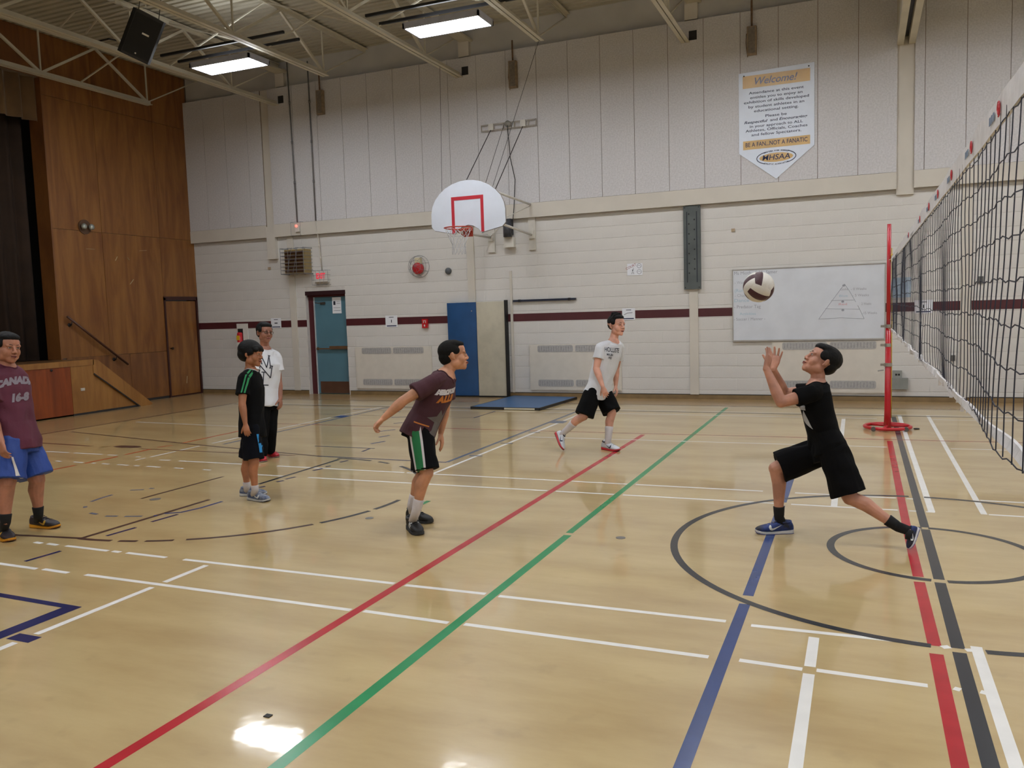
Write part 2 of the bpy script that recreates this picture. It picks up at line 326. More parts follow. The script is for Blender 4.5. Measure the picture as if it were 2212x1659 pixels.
HOLES = [(-10.97, -9.97, 0, 2.2)]     # door
def bay(x0, x1, ztop=3.40, first=False):
    o = bpy.data.objects.new('wall_back', None); C.objects.link(o); struct(o); o.location = (x0, YB, 0)
    hs = [h for h in HOLES if x0 < h[0] < x1]
    mb = MB()
    xs = [x0]+[v for h in hs for v in (h[0], h[1])]+[x1]
    for i in range(len(xs)-1):
        if i % 2 == 0: mb.box(xs[i]-x0, xs[i+1]-x0, 0, .25, 0, ztop+.2)
        else: mb.box(xs[i]-x0, xs[i+1]-x0, 0, .25, hs[0][3], ztop+.2)
    mb.build('backing', MORTAR, o)
    zs = [0.085, Z0]; 
    while zs[-1] < ztop-.05: zs.append(zs[-1]+PITCH)
    zs[-1] = min(zs[-1], ztop)
    for r in range(len(zs)-1):
        za, zb = zs[r], zs[r+1]
        spans = [(x0, x1)]
        for h in hs:
            if za < h[3]-.02: spans = [(x0, h[0]), (h[1], x1)]
        if r == 0: pass
        for a, b_ in spans:
            x = a-(0.215 if r % 2 else 0.0)
            while x < b_-.01:
                u, v = max(x, a), min(x+.43, b_); x += .43
                if v-u < .06: continue
                inst('block', bmesh_for(v-u, zb-za), o, ((u+v)/2-x0, 0, (za+zb)/2))
    sp = [(x0, x1)]
    for h in hs: sp = [(x0, h[0]), (h[1], x1)]
    for a, b_ in sp: MB().box(a-x0, b_-x0, -.006, 0, 1.455, 1.6).build('painted_stripe', MAROON, o)
    return o
ed = [XS]+[v for p in PIL for v in p]
bay(XS, -11.36); bay(-11.21, -7.10); bay(-6.95, -2.80); bay(-2.65, 1.42); bay(1.57, 5.7)
for a, b_ in PIL:
    o = MB().box(a, b_, YB-.03, YB+.25, 0.085, 3.6).build('trim', SMOOTH); o.name = 'trim_1'; struct(o)
o = MB().box(5.85, XR, YB, YB+.25, 0, 7.2).build('wall_back', BLOCK); struct(o)
# base board and a dark strip built in as the shadow line above it
for a, b_ in ((XS, -11.0), (-9.94, XR)):
    o = struct(MB().box(a, b_, YB-.012, YB+.1, 0.0, 0.078).build('baseboard_back', TANBASE))
    g = MB().box(0, b_-a, 0, .03, .078, .09).build('shadow_line', DARK, o, loc=(a, YB-.012, 0))
# upper precast panels
YP = YB-.085
def upper(x0, x1, joints):
    o = bpy.data.objects.new('wall_back', None); C.objects.link(o); struct(o); o.location = (x0, YP, 0)
    MB().box(0, x1-x0, .012, .3, 3.41, 6.48).build('backing', GROOVE, o)
    e_ = [x0]+joints+[x1]
    for i in range(len(e_)-1):
        a, b_ = e_[i]+(.004 if i else 0), e_[i+1]-(.004 if i < len(e_)-2 else 0)
        MB().box(-(b_-a)/2, (b_-a)/2, 0, .012, 3.66, 6.478).build('panel', STIPPLE, o, loc=((a+b_)/2-x0, 0, 0))
    MB().box(0, x1-x0, -.01, .013, 3.39, 3.655).build('ledge_band', SMOOTH, o)
    return o
upper(XS, -11.84, [-13.4, -12.81, -12.21])
J = [-11.0+0.607*i for i in range(19)]
upper(-11.63, .49, [j for j in J if j < .4])
upper(.74, 6.5, [.88, 1.45, 2.03, 2.62, 3.2, 3.8, 4.4, 5.0, 5.6])
for a, b_ in ((-11.84, -11.63), (.49, .74)):
    o = struct(MB().box(a, b_, YB-.05, YB+.2, 3.3, 6.48).build('trim_2', SMOOTH))
o = struct(MB().box(-11.84, -11.62, YB-.09, YB+.1, 2.93, 3.62).build('trim_3', SMOOTH))
# grey soffit band above the panels and pockets for the joist ends
o = struct(MB().box(XS, XR, YB+.03, YB+.3, 6.48, ZC+.1).build('trim_4', GREYBAND))
# ---- other walls
struct(MB().box(XR, XR+.2, YF, YB+.3, 0, ZC+.1).build('wall_right', BLOCK))
struct(MB().box(XS-5, XR, YF-.2, YF, 0, ZC+.1).build('wall_front', BLOCK))
# ---- stage wall, plywood panels round the proscenium opening
wl_ = bpy.data.objects.new('wall_left', None); C.objects.link(wl_); struct(wl_); wl_.location = (XS, 11.2, 0)
def lbox(name, mat, y0, y1, z0, z1, t=.02, x=0.0, parent=wl_, base=(XS, 11.2, 0)):
    return MB().box(-t, 0, -(y1-y0)/2, (y1-y0)/2, -(z1-z0)/2, (z1-z0)/2).build(name, mat, parent, loc=(XS-base[0]+x, (y0+y1)/2-base[1], (z0+z1)/2-base[2]))
DOORL = (13.79, 14.73, 2.175)
back = MB(); back.box(-.3, -.022, 0, 13.77-11.2, 0, ZC-.0); back.box(-.3, -.022, 14.75-11.2, YB+.1-11.2, 0, ZC); back.box(-.3, -.022, 13.77-11.2, 14.75-11.2, 2.2, ZC); back.box(-.3, -.022, YF-11.2, .74-11.2, 0, ZC); back.box(-.3, -.022, .74-11.2, 0, 6.2, ZC)
back.build('backing', GROOVE, wl_)
ys = [11.2, 12.32, 13.0, 13.78]
G = .003
for i, (a, b_) in enumerate(((11.2, 12.3), (12.3, 13.78), (13.78, YB))):
    for (z0, z1) in ((3.46, 5.9), (5.9, ZC)):
        lbox('plywood_panel', PLY, a+G, b_-G, z0+G, z1-G)
lbox('plywood_panel', PLY, 11.2+G, 12.3-G, 1.02, 3.46-G); lbox('plywood_panel', PLY, 12.3+G, 13.78-G, 1.02+G, 3.46-G); lbox('plywood_panel', PLY, 13.78+G, YB, 2.2, 3.46-G)
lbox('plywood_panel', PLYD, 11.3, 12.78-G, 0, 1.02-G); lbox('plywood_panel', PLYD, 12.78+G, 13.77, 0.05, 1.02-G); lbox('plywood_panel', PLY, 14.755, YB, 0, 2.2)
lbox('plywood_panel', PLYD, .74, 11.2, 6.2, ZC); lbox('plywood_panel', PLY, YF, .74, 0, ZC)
lbox('kick_strip', DARK, 12.6, 13.76, 0, .05, t=.03)
# proscenium jamb and header return
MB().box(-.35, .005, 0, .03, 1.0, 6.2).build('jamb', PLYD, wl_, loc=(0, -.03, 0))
# scuff marks on the plywood
for (y, z, ln, th, an) in ((13.3, 3.16, .2, .016, .1), (12.0, 3.12, .2, .014, 0), (12.6, 2.96, .1, .03, 1.0), (12.9, 2.97, .06, .03, -.9), (12.95, 2.5, .14, .03, .8), (14.3, .35, .16, .018, 1.4)):
    c = Vector((0.003, y-11.2, z)); d = Vector((0, math.cos(an), math.sin(an)))*ln/2
    MB().bar(c-d, c+d, .004, th, up=(1, 0, 0)).build('scuff', M('scuff_mark', (196, 178, 140), 0.7), wl_)
# fold: wooden door in the stage wall
def door_group(name, loc):
    o = bpy.data.objects.new(name, None); C.objects.link(o); struct(o); o.location = loc; return o
d2 = door_group('door_2', (XS, 13.79, 0))
MB().box(-.03, .0, .03, .91, .03, 2.10).build('door_leaf', PLY, d2)
f = MB(); f.box(-.06, .025, -.02, .02, 0, 2.175); f.box(-.06, .025, .92, .96, 0, 2.175); f.box(-.06, .025, -.02, .96, 2.12, 2.2); f.box(-.04, .01, .0, .94, 0, .025)
f.build('door_frame', M('dark_door_frame', (58, 26, 22), 0.5), d2)
k = MB(); k.smooth = True; k.cyl((0, .1, 1.07), (.045, .1, 1.07), .014, 10); k.ell((.06, .1, 1.07), (.026, .03, .03)); k.build('door_knob', M('dark_bronze', (60, 44, 34), 0.35, metal=.7), d2)
# ceiling deck with ribs running along X
prof = []; y = YF
while y < YB+.1:
    prof += [(y, ZC), (y+.085, ZC), (y+.1, ZC+.045), (y+.135, ZC+.045)]; y += .15
mb = MB(); n = len(prof)
mb.add([(XS-.3, p[0], p[1]) for p in prof]+[(XR, p[0], p[1]) for p in prof], [(i, i+1, n+i+1, n+i) for i in range(n-1)])
ceil = struct(mb.build('ceiling', DECK))
MB().box(XS-5.2, XR+.2, YF-.2, YB+.3, ZC+.06, ZC+.2).build('roof_slab', DECK, ceil)
# ================================================================ ROOF STEEL AND LAMPS
ZBC = 6.17; ZTC = 6.92
ORD = ['first', 'second', 'third', 'fourth', 'fifth', 'sixth', 'seventh', 'eighth', 'ninth', 'tenth']
WEB = MB().bar((0, -1.21, ZBC), (0, 0, ZTC), .042, .042).mesh('web_member', STEEL)
WEB2 = MB().bar((0, 1.21, ZBC), (0, 0, ZTC), .042, .042).mesh('web_member', STEEL)
VERT = MB().bar((0, 0, ZBC), (0, 0, ZTC), .025, .025).mesh('web_member', STEEL)
def joist(x, ext, label):
    t = thing('roof_joist', (x, 0, 0), label, 'roof joist', 'open web steel joists under the metal roof deck')
    ye = 14.72 if ext else 13.42
    b = MB(); b.box(-.072, -.008, YF+.3, ye, ZBC-.05, ZBC-.04); b.box(.008, .072, YF+.3, ye, ZBC-.05, ZBC-.04); b.box(-.02, -.008, YF+.3, ye, ZBC-.045, ZBC+.035); b.box(.008, .02, YF+.3, ye, ZBC-.045, ZBC+.035)
    b.build('bottom_chord', STEEL, t)
    b = MB(); b.box(-.07, -.008, YF, 14.95, ZTC+.055, ZTC+.07); b.box(.008, .07, YF, 14.95, ZTC+.055, ZTC+.07); b.box(-.02, -.008, YF, 14.95, ZTC, ZTC+.06); b.box(.008, .02, YF, 14.95, ZTC, ZTC+.06)
    b.build('top_chord', STEEL, t)
    y = 13.35
    MB().bar((0, 13.35, ZBC), (0, 14.85, ZTC+.03), .022, .022).build('web_member', STEEL, t)
    while y > YF+2:
        inst('web_member', WEB, t, (0, y-1.21+1.21-1.21, 0)) if False else inst('web_member', WEB2, t, (0, y-1.21, 0))
        inst('web_member', WEB, t, (0, y-1.21, 0))
        inst('web_member', VERT, t, (0, y, 0)); y -= 2.42
    if ext:
        MB().box(.06, .19, YB-.10, YB+.05, ZBC-.02, ZBC+.13).build('wall_pocket', DARK, t)
        MB().box(-.02, .2, YB-.06, YB+.05, 6.5, 6.86).build('bearing_block', SMOOTH, t)
        MB().box(.02, .26, 14.2, YB, ZTC-.15, ZTC-.11).build('bearing_angle', STEEL, t)
    return t
JX = [(-13.6, 0), (-11.4, 1), (-9.24, 0), (-7.1, 1), (-4.97, 0), (-2.8, 1), (-.66, 0), (1.46, 1), (3.6, 0), (5.75, 1)]
for i, (x, e_) in enumerate(JX):
    joist(x, e_, '%s cream steel joist counted from the stage wall, %s' % (ORD[i], 'bottom chord running into the wall' if e_ else 'bottom chord stopping short of the wall'))
for i in range(len(JX)-2):
    a, b_ = JX[i][0], JX[i+1][0]
    if i == 6: continue
    for k, y in enumerate((11.75, 6.9, 2.1)):
        t = thing('cross_bracing', (a, y, 0), 'thin crossed bracing rods between the %s and %s joists, %s' % (ORD[i], ORD[i+1], ('row nearest the far wall', 'middle row', 'row nearest the camera')[k]), 'bracing', 'crossed rods between the roof joists')
        MB().bar((0, 0, ZBC+.02), (b_-a, 0, ZTC+.02), .022, .022).build('rod', STEEL, t)
        MB().bar((0, .05, ZTC+.02), (b_-a, .05, ZBC+.02), .022, .022).build('rod', STEEL, t)
# deep double beam over the net with a dark slot
t = thing('roof_beam', (.61, 0, 0), 'deep white double beam with a dark slot above the volleyball net', 'roof beam')
MB().box(-.13, -.035, YF, YB-.05, 5.6, ZC-.05).build('beam_side', STEEL, t); MB().box(.035, .13, YF, YB-.05, 5.6, ZC-.05).build('beam_side', STEEL, t)
MB().box(-.035, .035, YF, YB-.05, 5.72, 5.8).build('slot', BLACK, t)
MB().bar((-.05, 12.5, 5.70), (.03, 12.5, 5.70), .02, .02).build('hanger', METAL, t)
LAMPM = M('lamp_panel', (255, 255, 255), 0.5, vary=0.0, emit=((0.93, 0.96, 1.0, 1), LAMP_STRENGTH))
UPM = M('lamp_uplight', (255, 255, 255), 0.5, vary=0.0, emit=((0.93, 0.96, 1.0, 1), LAMP_STRENGTH*.25))
def lamp(x, y, label, detail):
    t = thing('ceiling_lamp', (x, y, 5.92), label, 'ceiling lamp', 'fluorescent high bay lamps under the joists')
    MB().box(-.6, .6, -.235, .235, 0, .012).build('diffuser', LAMPM, t)
    MB().box(-.5, .5, -.12, .12, .092, .1).build('uplight', UPM, t)
    b = MB(); b.box(-.63, .63, -.265, -.237, -.004, .07); b.box(-.63, .63, .237, .265, -.004, .07); b.box(-.63, -.602, -.265, .265, -.004, .07); b.box(.602, .63, -.265, .265, -.004, .07); b.box(-.63, .63, -.265, .265, .07, .085)
    b.build('housing', M('lamp_housing', (170, 174, 190), 0.4), t)
    if detail:
        for dx in (-.5, -.18, .18, .3, .5): MB().box(dx-.02, dx+.02, .2, .235, .086, .13).build('clip', WHITE, t)
        for yy in (-.2, .2): MB().box(-1.3, 1.3, yy-.02, yy+.02, .29, .33).build('strut', BLACK, t)
    return t
for j, y in enumerate((11.55, 5.8, 0.0)):
    for i, x in enumerate((-9.88, -5.74, -1.65, 2.6, 6.9, 11.2)):
        if j == 0 and i < 2: lab = ('lit rectangular ceiling lamp nearest the stage corner', 'lit rectangular ceiling lamp above and left of the basketball hoop')[i]
        else: lab = 'ceiling lamp outside the picture, %s from the stage in the %s row' % (ORD[i], ('far', 'middle', 'near')[j])
        lamp(x, y, lab, j == 0)
# loudspeaker hanging in the steel
P = on_z(307, 80, 5.95)
n_ = (-RF*.78+RX*.42+Vector((0, 0, -1))*.42).normalized(); u_ = (-RD*.95+RX*.32); u_ = (u_-n_*u_.dot(n_)).normalized(); r_ = u_.cross(n_).normalized()
t = thing('loudspeaker', P, 'black loudspeaker hanging among the joists at upper left', 'loudspeaker')
def obox(mb, o, U, V, W, a): 
    vs = [Vector(o)+U*x+V*y+W*z for x in a[0:2] for y in a[2:4] for z in a[4:6]]
    return mb.add(vs, [(0, 1, 3, 2), (4, 6, 7, 5), (0, 4, 5, 1), (2, 3, 7, 6), (0, 2, 6, 4), (1, 5, 7, 3)])
O0 = Vector((0, 0, 0)); SPK = M('speaker_shell', (24, 24, 26), 0.55, bump=.3, bscale=120)
mb = MB(); mb.prism([(-.2, 0), (.2, 0), (.24, -.06), (.12, -.4), (-.12, -.4), (-.24, -.06)], u_*-.34, r_, n_, u_, .68)
mb.build('cabinet', SPK, t)
obox(MB(), O0, r_, u_, n_, (-.19, .19, -.3, .3, .0, .012)).build('grille', M('speaker_grille', (14, 14, 15), 0.8), t)
obox(MB(), O0, r_, u_, n_, (-.02, .08, .04, .065, .012, .016)).build('badge', WHITE, t); obox(MB(), O0, r_, u_, n_, (-.02, .0, -.27, -.25, .012, .016)).build('badge', WHITE, t)
mb = MB(); mb.bar(u_*.34-r_*.15-n_*.2, Vector((-.1, .2, 6.9-P.z)), .008, .008); mb.bar(u_*.34+r_*.15-n_*.2, Vector((.2, .3, 6.9-P.z)), .008, .008); mb.build('hanging_wire', BLACK, t)
for pp, lab in (([(131, 57), (161, 25), (200, 14), (250, 3)], 'left bent pale conduit pipe under the roof deck above the stage'), ([(185, 72), (209, 43), (255, 28), (315, 12)], 'right bent pale conduit pipe beside the hanging loudspeaker')):
    q = [on_z(a, b_, 6.85) for a, b_ in pp]
    o = MB().tube(q, .018, 8).build('conduit', STEEL); tag(o, lab, 'conduit')
q = [on_z(a, b_, 6.95) for a, b_ in ((200, 92), (235, 84), (265, 90))]
tag(MB().tube(q, .015, 6).build('cable', BLACK), 'black cable drooping below the roof deck beside the loudspeaker', 'cable')
# ================================================================ STAGE
st = thing('stage', (XA, 11.2, 0), 'wooden stage platform with plywood front panels and pale top edge', 'stage')
S0 = Vector(st.location)
def sbox(name, mat, x0, x1, y0, y1, z0, z1, lab=None):
    c = Vector(((x0+x1)/2, (y0+y1)/2, (z0+z1)/2)); o = MB().box(x0-c.x, x1-c.x, y0-c.y, y1-c.y, z0-c.z, z1-c.z).build(name, mat, st, loc=c-S0)
    if lab: o['label'] = lab
    return o
sbox('platform', STAGEF, XS-5, XA-.03, .5, 11.2, .93, .99); sbox('platform_core', GROOVE, XS-5, XA-.03, .5, 11.2, .1, .9)
for i in range(8):
    sbox('floor_board', STAGEF, XA-.12-.1*i-.098, XA-.12-.1*i, .5, 11.2, .99, 1.0)
sbox('top_edge', PLYL, XA-.12, XA+.012, .5, 11.24, .9, 1.0, 'pale wooden top edge')
ys = [.5, 1.7, 2.9, 4.1, 5.3, 6.5, 7.7, 8.9, 9.85, 10.74, 11.24]
for i in range(len(ys)-1):
    sbox('front_panel', PLYO if ys[i+1] < 10.8 else PLYL, XA-.03, XA, ys[i]+.003, ys[i+1]-.003, .03, .9, 'reddish plywood panel' if ys[i+1] < 10.8 else 'pale plywood panel')
sbox('toe_strip', DARK, XA-.03, XA+.004, 10.74, 12.3, 0, .035)  # dark strip put in as the shadow along the foot of the panels
# side of the stairs: triangular infill under a slanting board
mb = MB(); mb.prism([(0, .03), (1.0, .03), (.0, .76)], (XA-.02-S0.x, 11.24-S0.y, 0), (0, 1, 0), (0, 0, 1), (-1, 0, 0), .02); mb.build('side_infill', PLYL, st)
mb = MB(); mb.prism([(-.02, 1.0), (.09, .985), (1.32, .03), (1.28, 0), (1.02, .0), (-.02, .75)], (XA+.012-S0.x, 11.24-S0.y, 0), (0, 1, 0), (0, 0, 1), (-1, 0, 0), .04); mb.build('slanting_stringer', PLYL, st)
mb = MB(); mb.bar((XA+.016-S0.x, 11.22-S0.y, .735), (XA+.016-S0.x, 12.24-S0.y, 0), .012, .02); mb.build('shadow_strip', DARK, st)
for i in range(4):
    z = .8-.2*i; sbox('stair_tread', STAGEF, XS+.0, XA-.04, 11.2+.27*i, 11.2+.27*(i+1)+.02, z-.03, z); sbox('stair_riser', PLYD, XS, XA-.04, 11.2+.27*(i+1)-.02, 11.2+.27*(i+1), max(0, z-.2), z-.03)
mb = MB(); mb.box(XA-S0.x, XA+.018-S0.x, 10.92-S0.y, 11.0-S0.y, .44, .49); mb.build('floor_socket', M('socket_plate', (190, 184, 170), 0.4), st)
mb = MB(); mb.smooth = True; mb.cyl((XA-S0.x, 10.35-S0.y, .86), (XA+.02-S0.x, 10.35-S0.y, .86), .02, 10); mb.build('finger_hole', DARK, st)
hr = thing('handrail', (XS, 11.3, 1.81), 'dark wooden handrail sloping down the plywood stage wall', 'handrail')
MB().tube([(.09, 0, 0), (.09, .66, -.5), (.09, 1.33, -1.0)], .022, 10).build('rail', M('dark_rail_wood', (74, 40, 24), 0.4), hr, smooth=True)
for y, z in ((.1, -.14), (1.07, -.86)):
    mb = MB(); mb.smooth = True; mb.cyl((.0, y, z-.02), (.012, y, z-.02), .035, 12); mb.tube([(.01, y, z-.02), (.06, y, z-.02), (.09, y, z+.05)], .01, 8); mb.build('bracket', BLACK, hr)
# curtains and darkness behind the opening
def drape(name, mat, p0, p1, z0, z1, n, amp, label, cat, ripple=12, parent=None):
    p0 = Vector(p0); p1 = Vector(p1); d = (p1-p0); L_ = d.length; d.normalize(); nn = Vector((-d.y, d.x, 0)); k = n*ripple; vs = []; fs = []
    rows = (z1, (z0+z1)/2, z0)
    for r, z in enumerate(rows):
        for i in range(k+1):
            u = L_*i/k; a = 2*PI*i/ripple
            am = amp*(.75+.25*math.sin(i*.37))*(1 if r else .8)
            vs.append(p0+d*u+nn*am*math.sin(a+.5*math.sin(a))+Vector((0, 0, z)))
    for r in range(2):
        for i in range(k): fs.append((r*(k+1)+i, r*(k+1)+i+1, (r+1)*(k+1)+i+1, (r+1)*(k+1)+i))
    mb = MB(); mb.smooth = True; mb.add(vs, fs); o = mb.build(name, mat)
    md = o.modifiers.new('thickness', 'SOLIDIFY'); md.thickness = .01
    tag(o, label, cat); return o
drape('valance_curtain', CURT, (XS-.16, .75, 0), (XS-.16, 11.18, 0), 5.42, 6.5, 34, .07, 'pleated brown gold valance hanging across the top of the stage opening', 'curtain')
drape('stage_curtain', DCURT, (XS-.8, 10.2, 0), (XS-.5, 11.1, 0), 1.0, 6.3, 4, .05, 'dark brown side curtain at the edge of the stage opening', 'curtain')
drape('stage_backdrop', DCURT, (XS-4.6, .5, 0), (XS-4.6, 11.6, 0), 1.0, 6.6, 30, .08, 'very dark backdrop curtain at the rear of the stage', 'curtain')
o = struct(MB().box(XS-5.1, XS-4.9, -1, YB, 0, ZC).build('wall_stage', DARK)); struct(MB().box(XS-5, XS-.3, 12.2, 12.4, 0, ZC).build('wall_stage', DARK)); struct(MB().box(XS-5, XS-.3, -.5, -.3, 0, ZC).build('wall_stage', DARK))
t = thing('bench', (XS-1.6, 9.6, 1.0), 'low black bench in the shadow on the stage', 'bench')
MB().box(-.2, .2, -.75, .45, .32, .4).build('seat', BLACK, t)
for y in (-.6, .3): MB().box(-.17, .17, y-.03, y+.03, 0, .32).build('leg', BLACK, t)
t = thing('wall_lamp', (XS, 11.9, 3.54), 'small round twin headed emergency lamp on the plywood wall', 'lamp')
MB().cyl((0, 0, 0), (.02, 0, 0), .14, 20).build('backplate', M('brown_plate', (92, 64, 44), 0.6), t)
for y in (-.07, .1):
    mb = MB(); mb.smooth = True; mb.ell((.08, y, 0), (.05, .06, .06)); mb.build('lamp_head', M('lamp_glass', (170, 176, 170), 0.15, metal=.5), t)
# ================================================================ DOOR IN THE BLOCK WALL
d1 = door_group('door_1', (-10.97, YB, 0))
MB().box(0, 1.0, .16, .2, 0, 2.2).build('backing', DARK, d1)
f = MB(); f.box(0, .13, .09, .16, 0, 2.2); f.box(.97, 1.0, .09, .16, 0, 2.2); f.box(0, 1.0, .06, .16, 2.08, 2.2); f.build('door_frame', MAROON, d1)
f = MB(); f.box(-.01, 1.01, -.005, .0, 2.12, 2.205); f.build('lintel_strip', M('dark_maroon', (44, 16, 22), 0.5), d1)
MB().box(.15, .965, .11, .15, .01, 2.08).build('door_leaf', M('teal_door', (84, 122, 138), 0.35, vary=.1, scale=2), d1)
MB().box(.13, .15, .085, .15, 0, 2.08).build('weather_strip', M('pale_strip', (180, 186, 190), 0.4), d1)
MB().box(.2, .955, .102, .11, .02, .27).build('kick_plate', M('bronze_plate', (104, 76, 62), 0.35, metal=.4), d1)
mb = MB(); mb.box(.17, .96, .05, .075, .965, .99); mb.box(.17, .2, .07, .11, .95, 1.01); mb.box(.93, .96, .07, .11, .95, 1.01); mb.build('push_bar', M('bronze_bar', (120, 92, 66), 0.4, metal=.4), d1)
MB().box(.5, .95, .06, .1, .99, 1.03).build('latch_box', M('bronze_bar', (0, 0, 0)), d1)
o = MB().box(.6, .82, .1, .109, 1.72, 2.06).build('notice', PAPER, d1); o['label'] = 'paper notice taped to the door'
mb = MB(); mb.box(.63, .68, .096, .1, 1.9, 1.98); mb.box(.71, .8, .096, .1, 1.93, 1.935); mb.box(.71, .8, .096, .1, 1.97, 1.975); mb.box(.63, .8, .096, .1, 1.84, 1.845); mb.box(.63, .8, .096, .1, 1.78, 1.785); mb.build('notice_print', INK, d1)
mb = MB(); mb.tube([(.34, .1, 1.95), (.3, .02, 1.95), (.22, .02, 1.96)], .012, 6); mb.box(.3, .42, .09, .11, 1.92, 1.97); mb.build('door_closer', M('closer', (90, 84, 78), .4, metal=.5), d1)
# ================================================================ THINGS ON THE BACK WALL
def wthing(name, x, z, label, cat, group=None, y=YB-.008): return thing(name, (x, y, z), label, cat, group)
# convector covers
GR = M('perforated_grille', (172, 170, 168), 0.5, vary=.15, scale=30)
CVR = M('convector_cover', (206, 200, 190), 0.5, vary=.05)
def rrect(w_, h_, r, n=5):
    P_ = []
    for cx, cy, a0 in ((w_/2-r, h_/2-r, 0), (-w_/2+r, h_/2-r, 90), (-w_/2+r, -h_/2+r, 180), (w_/2-r, -h_/2+r, 270)):
        for i in range(n+1): a = (a0+90*i/n)*D2R; P_.append((cx+r*math.cos(a), cy+r*math.sin(a)))
    return P_
for x, lab in ((-8.87, 'convector cover with four grey grilles between the door and the blue mat'), (-4.95, 'convector cover with four grey grilles right of the cream mat'), (-.51, 'convector cover with four grey grilles below the whiteboard')):
    t = wthing('convector_cover', x, 0, lab, 'heater cover', 'heater covers along the block wall')
    mb = MB(); mb.box(-.9, .9, -.02, 0, .13, 1.005); mb.box(-.885, .885, -.026, -.02, .145, .995); mb.build('cover_panel', CVR, t)
    for gx in (-.375, .375):
        for gz in (.275, .925):
            mb = MB(); mb.prism([(-a, b_) for a, b_ in rrect(.71, .13, .035)], (gx, -.0262, gz), (1, 0, 0), (0, 0, 1), (0, -1, 0), .004); mb.build('grille', GR, t)
            mb = MB()
            for k in range(14): mb.box(gx-.32+k*.049-.012, gx-.32+k*.049+.012, -.0325, -.030, gz-.045, gz+.045)
            mb.build('grille_slots', M('grille_slot', (162, 160, 160), .7, vary=.2, scale=25), t)
# louvred heater box in a wire cage
t = wthing('wall_fan_heater', -11.03, 2.84, 'brown louvred heater box in a wire cage above the door', 'heater')
mb = MB(); mb.box(-.26, .26, -.22, 0, -.245, .25); mb.build('casing', M('tan_casing', (156, 136, 92), .5), t)
for k in range(6):
    z = -.2+.077*k; mb = MB(); mb.bar((-.23, -.235, z), (.23, -.235, z), .04, .045, up=(0, .7, .7)); mb.build('louvre', M('brown_louvre', (84, 58, 44), .5), t)
mb = MB()
for k in range(8): z = -.26+.075*k; mb.tube([(-.3, 0, z), (-.3, -.31, z), (.29, -.31, z), (.29, 0, z)], .005, 5)
for x in (-.3, -.1, .1, .29): mb.tube([(x, 0, .28), (x, -.31, .28), (x, -.31, -.27), (x, 0, -.27)], .005, 5)
mb.tube([(-.15, -.31, -.27), (.0, -.31, .28)], .005, 5); mb.tube([(0, -.31, -.27), (.15, -.31, .28)], .005, 5)
mb.build('wire_cage', M('cage_wire', (130, 134, 140), .4, metal=.5), t)
# exit sign
t = wthing('exit_sign', -10.5, 2.48, 'white exit sign with red letters in a wire guard over the door', 'sign')
MB().box(-.17, .17, -.06, 0, -.1, .12).build('housing', WHITE, t)
MB().box(-.16, .16, -.062, -.06, -.12, -.085).build('lower_lip', M('sign_lip', (150, 138, 120), .5), t)
RL = M('lit_red', (230, 40, 60), .4, emit=((1, .05, .1, 1), .45))
me = text_mesh('EXIT', .155, RL, xs=.72, offset=.006)
o = inst('lettering', me, t, (-.01, -.064, .03), (PI/2, 0, 0))
mb = MB()
for x in (-.2, -.1, 0, .1, .2): mb.tube([(x, 0, .15), (x, -.11, .15), (x, -.11, -.15), (x, 0, -.15)], .0035, 5)
for z in (-.15, -.05, .05, .15): mb.tube([(-.2, 0, z), (-.2, -.11, z), (.2, -.11, z), (.2, 0, z)], .0035, 5)
mb.build('wire_guard', M('cage_wire', (0, 0, 0)), t)
def conduit(x0, z0, x1, z1, r, lab, y0=YP-.03, y1=None, mat=GALV):
    y1 = y0 if y1 is None else y1
    mb = MB(); mb.smooth = True; mb.tube([(x0, y0, z0), (x1, y1, z1)], r, 8)
    k = 3
    for i in range(1, k+1):
        f_ = i/(k+1); mb.cyl((x0+(x1-x0)*f_, y0+(y1-y0)*f_, z0+(z1-z0)*f_-.03), (x0+(x1-x0)*f_, y0+(y1-y0)*f_, z0+(z1-z0)*f_+.03), r*1.5, 8)
    return tag(mb.build('conduit', mat), lab, 'conduit')
conduit(-11.05, 6.95, -11.0, 3.66, .014, 'grey conduit running down to the red pilot lamp')
conduit(-10.54, 6.9, -10.53, 3.66, .014, 'grey conduit running down towards the exit sign')
conduit(-10.53, 3.66, -10.5, 2.63, .010, 'white painted conduit between the ledge and the exit sign', y0=YP-.02, y1=YB-.02, mat=SMOOTH)
t = thing('pilot_lamp', (-10.99, YP-.012, 3.53), 'small red pilot lamp in a clear guard on the ledge', 'lamp')
MB().box(-.05, .05, -.05, 0, -.07, .05).build('box', WHITE, t)
mb = MB(); mb.smooth = True; mb.ell((-.01, -.06, .05), (.03, .03, .03)); mb.build('lens', M('pilot_red', (240, 120, 110), .3, emit=((1, .2, .15, 1), 1.5)), t)
mb = MB()
for x in (-.12, .12):
    for z in (-.15, .13): mb.tube([(x, 0, z), (x, -.1, z)], .003, 5)
for z in (-.15, .13): mb.tube([(-.12, -.1, z), (.12, -.1, z)], .003, 5)
for x in (-.12, .12): mb.tube([(x, -.1, -.15), (x, -.1, .13)], .003, 5)
mb.build('guard', M('cage_wire', (0, 0, 0)), t)
for x, z, lab in ((-11.87, 2.74, 'small tan junction box below the projecting beam end'), (-2.04, 2.92, 'small tan outlet plate high on the block wall')):
    tag(MB().box(x-.03, x+.03, YB-.03, YB-.007, z-.025, z+.025).build('outlet_plate', M('tan_plastic', (164, 144, 118), .5)), lab, 'outlet')
